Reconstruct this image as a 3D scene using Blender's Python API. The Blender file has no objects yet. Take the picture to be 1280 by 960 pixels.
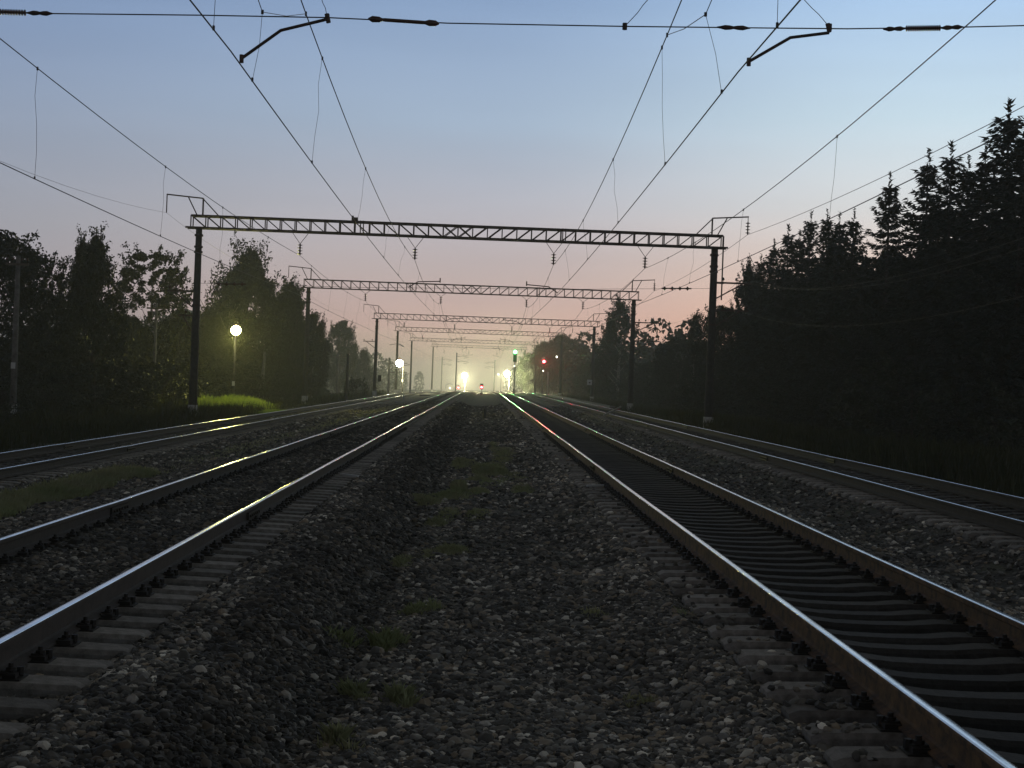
import bpy, math, random
import numpy as np
from mathutils import Matrix, Vector, Euler
random.seed(7)
S = bpy.context.scene
COL = S.collection
R = math.radians
HC = 1.588                                   # camera height above the rail heads (rail heads are z = 0)

# ------------------------------------------------------------------ camera
F = 1850.0 / 1280.0
cam_d = bpy.data.cameras.new('camera'); cam_d.sensor_width = 36; cam_d.lens = 36 * F
cam_d.clip_start = 0.1; cam_d.clip_end = 6000
cam = bpy.data.objects.new('camera', cam_d); COL.objects.link(cam)
fwd = Vector((-37 / 1850, 4 / 1850, -1)).normalized()      # the direction of the tracks, seen from the camera
up = Vector((0.0366, 0.9993, 0)); up = (up - fwd * up.dot(fwd)).normalized()
rt = fwd.cross(up)
M3 = Matrix((rt, fwd, up))                                  # camera -> world
cam.matrix_world = Matrix.Translation((0, 0, HC)) @ M3.to_4x4()
S.camera = cam

# ------------------------------------------------------------------ world
W = bpy.data.worlds.new('World'); S.world = W; W.use_nodes = True
nt = W.node_tree; nt.nodes.clear()
def N(t, **k):
    n = nt.nodes.new(t)
    for a, b in k.items(): setattr(n, a, b)
    return n
def lin(c): return tuple(((v / 255) / 12.92 if v < 10 else (((v / 255) + .055) / 1.055) ** 2.4) for v in c) + (1,)
def ramp(stops):
    r = N('ShaderNodeValToRGB'); e = r.color_ramp.elements
    while len(e) > 1: e.remove(e[-1])
    e[0].position = stops[0][0]; e[0].color = lin(stops[0][1])
    for p, c in stops[1:]:
        q = e.new(p); q.color = lin(c)
    return r
tc = N('ShaderNodeTexCoord'); sp = N('ShaderNodeSeparateXYZ'); nt.links.new(tc.outputs['Generated'], sp.inputs[0])
rl = ramp([(0, (140, 144, 140)), (.05, (158, 149, 153)), (.09, (152, 153, 161)), (.15, (140, 151, 170)), (.21, (126, 145, 175)), (.27, (112, 137, 175)), (.45, (94, 97, 99)), (1, (74, 70, 63))])
rc = ramp([(0, (172, 158, 132)), (.015, (184, 158, 138)), (.035, (195, 162, 153)), (.07, (184, 168, 166)), (.11, (177, 175, 182)), (.17, (157, 174, 194)), (.26, (130, 155, 190)), (.45, (103, 106, 108)), (1, (76, 72, 65))])
rr = ramp([(0, (246, 180, 146)), (.04, (240, 188, 158)), (.08, (226, 200, 184)), (.12, (212, 212, 211)), (.18, (194, 214, 226)), (.26, (163, 193, 226)), (.45, (117, 119, 119)), (1, (78, 74, 66))])
for r in (rl, rc, rr): nt.links.new(sp.outputs['Z'], r.inputs[0])
def mr(sock, a, b, c=0, d=1, it='SMOOTHSTEP'):
    m = N('ShaderNodeMapRange', interpolation_type=it)
    nt.links.new(sock, m.inputs[0])
    for i, v in enumerate((a, b, c, d)): m.inputs[i + 1].default_value = v
    return m
def mix(f, a, b, bt='MIX'):
    m = N('ShaderNodeMix', data_type='RGBA', blend_type=bt)
    if hasattr(f, 'links'): nt.links.new(f, m.inputs[0])
    else: m.inputs[0].default_value = f
    nt.links.new(a, m.inputs[6]); nt.links.new(b, m.inputs[7]); return m
m1 = mix(mr(sp.outputs['X'], -.38, 0.02).outputs[0], rl.outputs[0], rc.outputs[0])
m2 = mix(mr(sp.outputs['X'], -.02, .30).outputs[0], m1.outputs[2], rr.outputs[0])
bk = mr(sp.outputs['Y'], -.2, .9, .5, 1.13)
# faint thin dusk cloud streaks, low contrast
mpn = N('ShaderNodeMapping'); mpn.inputs['Scale'].default_value = (1.5, 1.5, 14); nt.links.new(tc.outputs['Generated'], mpn.inputs[0])
cn = N('ShaderNodeTexNoise'); cn.inputs['Scale'].default_value = 2.2; cn.inputs['Detail'].default_value = 3; nt.links.new(mpn.outputs[0], cn.inputs[0])
cm = mr(cn.outputs[0],   .3, .7, .975, 1.025)
ml = N('ShaderNodeMath', operation='MULTIPLY'); nt.links.new(bk.outputs[0], ml.inputs[0]); nt.links.new(cm.outputs[0], ml.inputs[1])
bg = N('ShaderNodeBackground'); nt.links.new(m2.outputs[2], bg.inputs[0]); nt.links.new(ml.outputs[0], bg.inputs[1])
wo = N('ShaderNodeOutputWorld'); nt.links.new(bg.outputs[0], wo.inputs[0])
# last twilight from the side where the sun went down
sd = bpy.data.lights.new('twilight_sun', 'SUN'); sd.energy = 0.035; sd.angle = R(20); sd.color = (1, .72, .55)
so = bpy.data.objects.new('twilight_sun', sd); COL.objects.link(so); so.rotation_euler = (R(80), 0, R(-35))

S.view_settings.view_transform = 'Standard'; S.view_settings.look = 'None'
S.view_settings.exposure = 0; S.view_settings.gamma = 1
S.render.engine = 'CYCLES'
cy = S.cycles
cy.use_denoising = True; cy.max_bounces = 6; cy.diffuse_bounces = 2; cy.glossy_bounces = 3; cy.transmission_bounces = 2
cy.volume_bounces = 1; cy.transparent_max_bounces = 12; cy.sample_clamp_indirect = 3; cy.sample_clamp_direct = 0
cy.caustics_reflective = False; cy.caustics_refractive = False
cy.use_adaptive_sampling = True; cy.adaptive_threshold = 0.01

# ------------------------------------------------------------------ helpers
def drop(y): return max(0.0, y - 200) * 0.006
def at(px, py, Y):
    v = M3 @ Vector(((px - 640) / 1850, -(py - 480) / 1850, -1)); k = Y / v.y
    return Vector((v.x * k, Y, v.z * k + HC))
def mat(name, col, rough=.8, metal=0, emit=None, es=0, noise=None, bump=None):
    m = bpy.data.materials.new(name); m.use_nodes = True
    t = m.node_tree; b = t.nodes['Principled BSDF']
    b.inputs['Base Color'].default_value = tuple(col) + (1,); b.inputs['Roughness'].default_value = rough; b.inputs['Metallic'].default_value = metal
    if emit: b.inputs['Emission Color'].default_value = tuple(emit) + (1,); b.inputs['Emission Strength'].default_value = es
    tcn = t.nodes.new('ShaderNodeTexCoord')
    if noise:
        sc, c2, lo, hi = noise
        n = t.nodes.new('ShaderNodeTexNoise'); n.inputs['Scale'].default_value = sc; n.inputs['Detail'].default_value = 6; n.inputs['Roughness'].default_value = .65
        t.links.new(tcn.outputs['Object'], n.inputs['Vector'])
        r = t.nodes.new('ShaderNodeMapRange'); r.inputs[1].default_value = lo; r.inputs[2].default_value = hi; t.links.new(n.outputs[0], r.inputs[0])
        x = t.nodes.new('ShaderNodeMix'); x.data_type = 'RGBA'; x.inputs[6].default_value = tuple(col) + (1,); x.inputs[7].default_value = tuple(c2) + (1,)
        t.links.new(r.outputs[0], x.inputs[0]); t.links.new(x.outputs[2], b.inputs['Base Color'])
    if bump:
        n = t.nodes.new('ShaderNodeTexNoise'); n.inputs['Scale'].default_value = bump[0]; n.inputs['Detail'].default_value = 5
        t.links.new(tcn.outputs['Object'], n.inputs['Vector'])
        bn = t.nodes.new('ShaderNodeBump'); bn.inputs['Strength'].default_value = bump[1]; bn.inputs['Distance'].default_value = .02
        t.links.new(n.outputs[0], bn.inputs['Height']); t.links.new(bn.outputs[0], b.inputs['Normal'])
    return m
def tag(o, label=None, cat=None, group=None, kind=None):
    if label: o['label'] = label
    if cat: o['category'] = cat
    if group: o['group'] = group
    if kind: o['kind'] = kind
    return o
def empty(name, loc=(0, 0, 0), rz=0, parent=None):
    o = bpy.data.objects.new(name, None); COL.objects.link(o); o.empty_display_size = .2
    o.location = loc; o.rotation_euler = (0, 0, rz)
    if parent: o.parent = parent
    return o
class MB:
    def __init__(s, org=(0, 0, 0)): s.v = []; s.f = []; s.o = Vector(org)
    def box(s, c, d, rz=0, ry=0, taper=1):
        b = len(s.v); m = Euler((0, ry, rz)).to_matrix()
        for z in (-1, 1):
            k = taper if z > 0 else 1
            for x, y in ((-1, -1), (1, -1), (1, 1), (-1, 1)):
                s.v.append(Vector(c) + m @ Vector((x * d[0] / 2 * k, y * d[1] / 2 * k, z * d[2] / 2)))
        s.f += [tuple(b + i for i in q) for q in ((0, 3, 2, 1), (4, 5, 6, 7), (0, 1, 5, 4), (1, 2, 6, 5), (2, 3, 7, 6), (3, 0, 4, 7))]
        return s
    def tube(s, pts, r, n=6, cap=True):
        pts = [Vector(p) for p in pts]; k = len(pts)
        rs = r if isinstance(r, (list, tuple)) else [r] * k
        prev = None; b = len(s.v)
        for i, p in enumerate(pts):
            d = (pts[min(i + 1, k - 1)] - pts[max(i - 1, 0)]).normalized()
            a = d.orthogonal().normalized() if prev is None else (prev - d * prev.dot(d)).normalized()
            prev = a; c = d.cross(a)
            for j in range(n):
                t = 2 * math.pi * j / n
                s.v.append(p + (a * math.cos(t) + c * math.sin(t)) * rs[i])
        for i in range(k - 1):
            for j in range(n):
                s.f.append((b + i * n + j, b + i * n + (j + 1) % n, b + (i + 1) * n + (j + 1) % n, b + (i + 1) * n + j))
        if cap: s.f.append(tuple(b + j for j in reversed(range(n)))); s.f.append(tuple(b + (k - 1) * n + j for j in range(n)))
        return s
    def bar(s, p, q, w, h=None):                       # square bar between two points
        p = Vector(p); q = Vector(q); d = (q - p).normalized(); h = h or w
        a = d.cross(Vector((0, 1, 0)))
        a = a.normalized() if a.length > .1 else Vector((1, 0, 0)); c = d.cross(a)
        b = len(s.v)
        for e in (p, q):
            for x, y in ((-1, -1), (1, -1), (1, 1), (-1, 1)): s.v.append(e + a * x * w / 2 + c * y * h / 2)
        s.f += [tuple(b + i for i in qd) for qd in ((0, 3, 2, 1), (4, 5, 6, 7), (0, 1, 5, 4), (1, 2, 6, 5), (2, 3, 7, 6), (3, 0, 4, 7))]
        return s
    def discs(s, p, q, n, r, core):                    # string of insulator sheds
        p = Vector(p); q = Vector(q); L = (q - p); pts = []; rs = []
        for i in range(n):
            t = i / n
            for dt, rr in ((0.05, core), (.3, core * 1.3), (.38, r), (.5, r * .92), (.6, core * 1.2), (.95, core)):
                pts.append(p + L * (t + dt / n)); rs.append(rr)
        return s.tube(pts, rs, 10)
    def build(s, name, m, parent=None, smooth=False):
        me = bpy.data.meshes.new(name)
        me.from_pydata([tuple(Vector(v) - s.o) for v in s.v], [], s.f)
        me.materials.append(m)
        if smooth: me.polygons.foreach_set('use_smooth', [True] * len(me.polygons))
        o = bpy.data.objects.new(name, me); COL.objects.link(o)
        if parent: o.parent = parent
        else: o.location = s.o
        return o
def npmesh(name, V, Fq, m):                            # quads or triangles from numpy
    me = bpy.data.meshes.new(name); k = Fq.shape[1]
    me.vertices.add(len(V)); me.vertices.foreach_set('co', np.ascontiguousarray(V, np.float32).ravel())
    me.loops.add(Fq.size); me.loops.foreach_set('vertex_index', np.ascontiguousarray(Fq, np.int32).ravel())
    me.polygons.add(len(Fq)); me.polygons.foreach_set('loop_start', np.arange(0, Fq.size, k, dtype=np.int32))
    me.update(calc_edges=True); me.materials.append(m)
    return me
def link(name, me, parent=None, loc=(0, 0, 0)):
    o = bpy.data.objects.new(name, me); COL.objects.link(o); o.location = loc
    if parent: o.parent = parent
    return o

# ------------------------------------------------------------------ materials
STEEL = mat('dark_steel', (.05, .036, .032), .6, .3, noise=(6, (.10, .055, .04), .45, .7))
CONC = mat('weathered_concrete', (.16, .155, .145), .9, noise=(4, (.08, .078, .07), .4, .65), bump=(30, .3))
DARKPOLE = mat('blackened_concrete', (.07, .066, .06), .9, noise=(5, (.04, .038, .035), .4, .65))
WHITEW = mat('whitewash', (.5, .5, .48), .85, noise=(7, (.25, .25, .24), .45, .7))
WIRE = mat('copper_wire', (.05, .04, .035), .6, .3)
CERAM = mat('brown_ceramic', (.06, .03, .02), .25)
WOOD = mat('grey_wood', (.12, .1, .08), .9, noise=(8, (.06, .05, .04), .4, .7))
RAILTOP = mat('polished_rail_head', (.86, .87, .88), .17, 1, noise=(3, (.5, .5, .5), .4, .7))
RUST2 = mat('grimy_rail_web', (.05, .04, .033), .85, noise=(9, (.03, .024, .02), .35, .65), bump=(60, .2))
RUST = mat('rusty_rail_web', (.17, .092, .038), .85, noise=(9, (.035, .022, .015), .35, .65), bump=(60, .2))
SLEEP = mat('concrete_sleeper', (.27, .25, .225), .9, noise=(14, (.12, .11, .095), .35, .7), bump=(50, .4))
IRONB = mat('black_iron', (.02, .018, .016), .6, .4)
BLACKP = mat('black_paint', (.012, .012, .013), .6)
PALE = mat('pale_paint', (.55, .56, .55), .6)
BARK = mat('bark', (.05, .04, .032), .95, bump=(20, .5))
BIRCH = mat('pale_bark', (.22, .21, .19), .9, noise=(5, (.04, .035, .03), .5, .62))
def leafmat(name, c, c2):
    m = mat(name, c, .65, noise=(.9, c2, .35, .65))
    m.node_tree.nodes['Principled BSDF'].inputs['Specular IOR Level'].default_value = .2
    return m
def blademat(name, c, c2):
    m = leafmat(name, c, c2); t_ = m.node_tree; b_ = t_.nodes['Principled BSDF']; src = b_.inputs['Base Color'].links[0].from_socket
    tr = t_.nodes.new('ShaderNodeBsdfTranslucent'); t_.links.new(src, tr.inputs[0]); mxs = t_.nodes.new('ShaderNodeMixShader'); mxs.inputs[0].default_value = .45
    t_.links.new(b_.outputs[0], mxs.inputs[1]); t_.links.new(tr.outputs[0], mxs.inputs[2]); t_.links.new(mxs.outputs[0], t_.nodes['Material Output'].inputs[0]); return m
LEAF_D = leafmat('leaves_dark', (.014, .021, .009), (.024, .032, .014))
LEAF_M = leafmat('leaves_mid', (.018, .026, .012), (.028, .038, .017))
NEEDLE = leafmat('spruce_needles', (.010, .017, .009), (.016, .025, .012))
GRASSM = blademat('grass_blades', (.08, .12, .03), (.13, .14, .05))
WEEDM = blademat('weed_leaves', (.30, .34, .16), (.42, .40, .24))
LITG = blademat('lamplit_grass_blades', (.16, .24, .05), (.24, .30, .08))  # brighter grass copy: lamplight on the patch is put into the colour
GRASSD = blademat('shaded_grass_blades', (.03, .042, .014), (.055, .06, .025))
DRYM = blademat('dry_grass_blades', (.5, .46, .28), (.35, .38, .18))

# ------------------------------------------------------------------ the ground
PX = [-400, -60, -30, -17, -14.6, -12.6, -11.3, -10.95, -8.45, -7.8, -6.6, -5.5, -5.0, -4.5, -4.2, -2.85, -2.7, -2.3, -2.0, -1.5, -.95, -.5, .5, 1.1, 1.65, 1.85, 2.3, 2.5, 3.9, 4.3, 4.6, 5.2, 5.7, 6.3, 8.85, 9.5, 10.6, 12, 14, 18, 60, 400]
PZ = [-2.2, -1.6, -1.3, -1.2, -.78, -.75, -.68, -.62, -.62, -.66, -.56, -.42, -.24, -.22, -.21, -.21, -.285, -.275, -.17, -.19, -.5, -.46, -.43, -.40, -.26, -.29, -.33, -.34, -.34, -.28, -.28, -.42, -.36, -.14, -.14, -.34, -.36, -.42, -.55, -.7, -.5, 0]
def vnoise(x, y, s, seed):
    x = np.asarray(x, float) / s; y = np.asarray(y, float) / s
    xi = np.floor(x); yi = np.floor(y); fx = x - xi; fy = y - yi
    fx = fx * fx * (3 - 2 * fx); fy = fy * fy * (3 - 2 * fy)
    def h(a, b):
        t = np.sin(a * 127.1 + b * 311.7 + seed * 74.7) * 43758.5453
        return t - np.floor(t)
    return (h(xi, yi) * (1 - fx) + h(xi + 1, yi) * fx) * (1 - fy) + (h(xi, yi + 1) * (1 - fx) + h(xi + 1, yi + 1) * fx) * fy
def gz(x, y):
    x = np.asarray(x, float); y = np.asarray(y, float)
    z = np.interp(x, PX, PZ) - np.maximum(0, y - 200) * .006
    trk = np.minimum.reduce([np.abs(x + 9.72), np.abs(x + 3.51), np.abs(x - 3.14), np.abs(x - 7.56)])
    k = np.clip((trk - 1.35) / .5, 0.0, 1)
    z += k * ((vnoise(x, y, 1.6, 1) - .5) * .10 + (vnoise(x, y, .5, 2) - .5) * .045)
    far = np.clip((np.abs(x + 1) - 13.5) / 6, 0, 1)
    z += far * (vnoise(x, y, 9, 3) - .5) * .7
    return z
def gzf(x, y): return float(gz(x, y))
xs = np.unique(np.concatenate([np.linspace(-400, -40, 13), np.linspace(-40, -12, 45), np.arange(-12, 12.01, .125), np.linspace(12, 40, 45), np.linspace(40, 400, 13)]))
ys = np.unique(np.concatenate([np.linspace(-40, 4, 12), np.arange(4, 40, .2), np.arange(40, 120, .8), np.arange(120, 400, 5), np.linspace(400, 1280, 30)]))
X, Y = np.meshgrid(xs, ys); Z = gz(X, Y); nx, ny = len(xs), len(ys)
V = np.stack([X, Y, Z], -1).reshape(-1, 3)
i = np.arange(nx - 1)[None, :] + nx * np.arange(ny - 1)[:, None]
Q = np.stack([i, i + 1, i + 1 + nx, i + nx], -1).reshape(-1, 4)
GM = bpy.data.materials.new('ballast_and_soil'); GM.use_nodes = True
t = GM.node_tree; b = t.nodes['Principled BSDF']; b.inputs['Roughness'].default_value = .95
def gn_(tp, **k):
    n = t.nodes.new(tp)
    for a, v in k.items(): setattr(n, a, v)
    return n
tcg = gn_('ShaderNodeTexCoord')
v1 = gn_('ShaderNodeTexVoronoi'); v1.inputs['Scale'].default_value = 19; t.links.new(tcg.outputs['Object'], v1.inputs['Vector'])
v2 = gn_('ShaderNodeTexVoronoi', feature='DISTANCE_TO_EDGE'); v2.inputs['Scale'].default_value = 19; t.links.new(tcg.outputs['Object'], v2.inputs['Vector'])
sepc = gn_('ShaderNodeSeparateColor'); t.links.new(v1.outputs['Color'], sepc.inputs[0])
cr = gn_('ShaderNodeValToRGB'); e = cr.color_ramp.elements
e[0].position = 0; e[0].color = (.02, .019, .016, 1); e[1].position = 1; e[1].color = (.22, .2, .17, 1)
for p, c in ((.5, (.045, .042, .036, 1)), (.85, (.085, .08, .068, 1)), (.95, (.15, .135, .11, 1))): q = e.new(p); q.color = c
t.links.new(sepc.outputs[0], cr.inputs[0])
nz = gn_('ShaderNodeTexNoise'); nz.inputs['Scale'].default_value = .55; nz.inputs['Detail'].default_value = 6; nz.inputs['Roughness'].default_value = .7; t.links.new(tcg.outputs['Object'], nz.inputs['Vector'])
nr = gn_('ShaderNodeMapRange'); nr.inputs[1].default_value = .48; nr.inputs[2].default_value = .66; t.links.new(nz.outputs[0], nr.inputs[0])
sx = gn_('ShaderNodeSeparateXYZ'); t.links.new(tcg.outputs['Object'], sx.inputs[0])
ab = gn_('ShaderNodeMath', operation='ABSOLUTE'); ad = gn_('ShaderNodeMath', operation='ADD'); ad.inputs[1].default_value = 1.0
t.links.new(sx.outputs[0], ad.inputs[0]); t.links.new(ad.outputs[0], ab.inputs[0])
vr = gn_('ShaderNodeMapRange'); vr.inputs[1].default_value = 10.6; vr.inputs[2].default_value = 12.8; t.links.new(ab.outputs[0], vr.inputs[0])
mx = gn_('ShaderNodeMath', operation='MAXIMUM'); t.links.new(nr.outputs[0], mx.inputs[0]); t.links.new(vr.outputs[0], mx.inputs[1])
ns = gn_('ShaderNodeTexNoise'); ns.inputs['Scale'].default_value = 5; ns.inputs['Detail'].default_value = 8; t.links.new(tcg.outputs['Object'], ns.inputs['Vector'])
cs = gn_('ShaderNodeValToRGB'); e = cs.color_ramp.elements
e[0].position = .3; e[0].color = (.035, .038, .018, 1); e[1].position = .7; e[1].color = (.075, .085, .032, 1)
t.links.new(ns.outputs[0], cs.inputs[0])
mm = gn_('ShaderNodeMix', data_type='RGBA'); t.links.new(mx.outputs[0], mm.inputs[0]); t.links.new(cr.outputs[0], mm.inputs[6]); t.links.new(cs.outputs[0], mm.inputs[7])
t.links.new(mm.outputs[2], b.inputs['Base Color'])
bp = gn_('ShaderNodeBump'); bp.inputs['Strength'].default_value = .9; bp.inputs['Distance'].default_value = .035
t.links.new(v2.outputs[0], bp.inputs['Height']); t.links.new(bp.outputs[0], b.inputs['Normal'])
g = link('ground', npmesh('ground', V, Q, GM)); tag(g, kind='structure')
g.data.polygons.foreach_set('use_smooth', [True] * len(g.data.polygons))

# ------------------------------------------------------------------ loose ballast stones (uncountable)
rng = np.random.default_rng(3)
TR = {'A': (-9.72, -.38), 'B': (-3.51, 0.0), 'C': (3.14, 0.0), 'D': (7.56, .10)}
PITCH = .54
def band(y0, y1, dens, smin, smax):
    n = int((y1 - y0) * .8 * (y0 + y1) / 2 * dens)
    y = np.sqrt(rng.uniform(y0 ** 2, y1 ** 2, n)); x = y * rng.uniform(-.385, .405, n)
    s = rng.uniform(smin, smax, n) * np.where(rng.random(n) < .06, 1.5, 1)
    return x, y, s
bb = [band(5, 9, 1700, .016, .034), band(9, 14, 1250, .017, .036), band(14, 22, 560, .02, .042), band(22, 36, 260, .022, .048), band(36, 62, 90, .03, .055), band(62, 120, 26, .04, .075)]
x = np.concatenate([q[0] for q in bb]); y = np.concatenate([q[1] for q in bb]); s = np.concatenate([q[2] for q in bb])
keep = np.ones(len(x), bool)
for k_, (cx, z0) in TR.items():
    on = (np.abs(x - cx) < 1.36); ph = np.abs(((y - 4.1 + PITCH / 2) % PITCH) - PITCH / 2)
    keep &= ~(on & (ph < .125) & (rng.random(len(x)) < (.4 if k_ == 'B' else np.where(x < cx - .95, .93, .985)) * np.where((k_ == 'B') & (np.abs(x - cx) > .8), 2.5, 1)))
    for sgn in (-1, 1): keep &= ~(np.abs(x - (cx + sgn * .79)) < .10)
keep &= (x > -11.8) & (x < 10.5)
soil = vnoise(x, y, 1.7, 9) * .6 + vnoise(x, y, .6, 10) * .4
keep &= ~((x > -7.4) & (x < -5.2) & (soil > .38) & (rng.random(len(x)) < .8))
keep &= ~((x > 4.8) & (x < 6.2) & (rng.random(len(x)) < .75))
keep &= ~((x > -.9) & (x < 1.5) & (y > 15) & (soil > .45) & (rng.random(len(x)) < .7))
x, y, s = x[keep], y[keep], s[keep]
z = gz(x, y) + s * rng.uniform(-.25, .35, len(x))
for k_ in 'BC':
    cx = TR[k_][0]; ph = np.abs(((y - 4.1 + PITCH / 2) % PITCH) - PITCH / 2); z = np.where((np.abs(x - cx) < 1.36) & (np.abs(x - cx) > .95) & (ph < .125), -.2 + s * .2, z)
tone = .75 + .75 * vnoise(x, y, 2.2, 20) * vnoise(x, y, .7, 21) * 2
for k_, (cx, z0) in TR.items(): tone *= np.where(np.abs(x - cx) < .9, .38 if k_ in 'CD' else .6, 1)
tone *= np.where((x > -1.75) & (x < -.8), .5, 1); tone *= np.where((x > 1.05) & (x < 1.9), 1.25, 1)  # shade of the trench by the left heap painted into the stone tone
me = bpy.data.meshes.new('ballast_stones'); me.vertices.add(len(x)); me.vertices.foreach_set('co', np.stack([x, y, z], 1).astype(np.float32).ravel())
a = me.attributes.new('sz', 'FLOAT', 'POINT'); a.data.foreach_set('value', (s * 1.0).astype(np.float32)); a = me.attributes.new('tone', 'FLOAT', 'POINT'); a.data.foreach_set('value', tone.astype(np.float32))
SM = bpy.data.materials.new('ballast_stone'); SM.use_nodes = True; t = SM.node_tree; b = t.nodes['Principled BSDF']; b.inputs['Roughness'].default_value = .75
b.inputs['Specular IOR Level'].default_value = .3
oi = gn_('ShaderNodeObjectInfo'); cr = gn_('ShaderNodeValToRGB'); e = cr.color_ramp.elements
e[0].position = 0; e[0].color = (.03, .029, .026, 1); e[1].position = 1; e[1].color = (.75, .7, .6, 1)
for p, c in ((.25, (.06, .058, .052, 1)), (.55, (.11, .105, .093, 1)), (.76, (.18, .17, .145, 1)), (.88, (.25, .20, .14, 1)), (.93, (.34, .32, .28, 1)), (.975, (.5, .47, .4, 1))): q = e.new(p); q.color = c
t.links.new(oi.outputs['Random'], cr.inputs[0])
tcg = gn_('ShaderNodeTexCoord'); nn = gn_('ShaderNodeTexNoise'); nn.inputs['Scale'].default_value = 60; nn.inputs['Detail'].default_value = 4
t.links.new(tcg.outputs['Object'], nn.inputs['Vector']); hm = gn_('ShaderNodeMapRange'); hm.inputs[1].default_value = .3; hm.inputs[2].default_value = .7; hm.inputs[3].default_value = .7; hm.inputs[4].default_value = 1.25
t.links.new(nn.outputs[0], hm.inputs[0]); mu = gn_('ShaderNodeMix', data_type='RGBA', blend_type='MULTIPLY'); mu.inputs[0].default_value = 1
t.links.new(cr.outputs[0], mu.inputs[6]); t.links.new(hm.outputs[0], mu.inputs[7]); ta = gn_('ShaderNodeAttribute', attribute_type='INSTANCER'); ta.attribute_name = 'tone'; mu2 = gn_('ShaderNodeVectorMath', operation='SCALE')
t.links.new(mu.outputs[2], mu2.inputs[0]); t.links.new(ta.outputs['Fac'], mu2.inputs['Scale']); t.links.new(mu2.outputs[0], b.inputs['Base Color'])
st = link('ballast_stones', me); tag(st, 'loose grey crushed stones heaped along and between the tracks', 'gravel', kind='stuff')
ng = bpy.data.node_groups.new('scatter_stones', 'GeometryNodeTree')
ng.interface.new_socket('Geometry', in_out='INPUT', socket_type='NodeSocketGeometry'); ng.interface.new_socket('Geometry', in_out='OUTPUT', socket_type='NodeSocketGeometry')
gi = ng.nodes.new('NodeGroupInput'); go = ng.nodes.new('NodeGroupOutput'); jn = ng.nodes.new('GeometryNodeGeometryToInstance')
for k in range(6):
    ic = ng.nodes.new('GeometryNodeMeshIcoSphere'); ic.inputs['Radius'].default_value = 1; ic.inputs['Subdivisions'].default_value = 2
    no = ng.nodes.new('ShaderNodeTexNoise'); no.noise_dimensions = '4D'; no.inputs['W'].default_value = k * 7.3; no.inputs['Scale'].default_value = .85; no.inputs['Detail'].default_value = 1.5
    sb = ng.nodes.new('ShaderNodeVectorMath'); sb.operation = 'SUBTRACT'; sb.inputs[1].default_value = (.5, .5, .5); ng.links.new(no.outputs['Color'], sb.inputs[0])
    sc = ng.nodes.new('ShaderNodeVectorMath'); sc.operation = 'SCALE'; sc.inputs['Scale'].default_value = 1.9; ng.links.new(sb.outputs[0], sc.inputs[0])
    spn = ng.nodes.new('GeometryNodeSetPosition'); ng.links.new(ic.outputs['Mesh'], spn.inputs['Geometry']); ng.links.new(sc.outputs[0], spn.inputs['Offset'])
    sh = ng.nodes.new('GeometryNodeSetShadeSmooth'); sh.inputs['Shade Smooth'].default_value = (k % 2 == 0); ng.links.new(spn.outputs[0], sh.inputs[0])
    sm = ng.nodes.new('GeometryNodeSetMaterial'); sm.inputs['Material'].default_value = SM; ng.links.new(sh.outputs[0], sm.inputs[0])
    ng.links.new(sm.outputs[0], jn.inputs[0])
ip = ng.nodes.new('GeometryNodeInstanceOnPoints'); ip.inputs['Pick Instance'].default_value = True
mp = ng.nodes.new('GeometryNodeMeshToPoints'); ng.links.new(gi.outputs[0], mp.inputs[0]); ng.links.new(mp.outputs[0], ip.inputs['Points']); ng.links.new(jn.outputs[0], ip.inputs['Instance'])
ri = ng.nodes.new('FunctionNodeRandomValue'); ri.data_type = 'INT'; ri.inputs[4].default_value = 0; ri.inputs[5].default_value = 5; ng.links.new(ri.outputs[2], ip.inputs['Instance Index'])
rv = ng.nodes.new('FunctionNodeRandomValue'); rv.data_type = 'FLOAT_VECTOR'; rv.inputs[0].default_value = (-.5, -.5, 0); rv.inputs[1].default_value = (.5, .5, 6.28); ng.links.new(rv.outputs[0], ip.inputs['Rotation'])
r2 = ng.nodes.new('FunctionNodeRandomValue'); r2.data_type = 'FLOAT_VECTOR'; r2.inputs[0].default_value = (.8, .6, .42); r2.inputs[1].default_value = (1.35, 1.0, .75); r2.inputs['Seed'].default_value = 5
na = ng.nodes.new('GeometryNodeInputNamedAttribute'); na.data_type = 'FLOAT'; na.inputs['Name'].default_value = 'sz'
ms = ng.nodes.new('ShaderNodeVectorMath'); ms.operation = 'SCALE'; ng.links.new(r2.outputs[0], ms.inputs[0]); ng.links.new(na.outputs[0], ms.inputs['Scale']); ng.links.new(ms.outputs[0], ip.inputs['Scale'])
ng.links.new(ip.outputs[0], go.inputs[0])
md = st.modifiers.new('scatter', 'NODES'); md.node_group = ng

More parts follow.
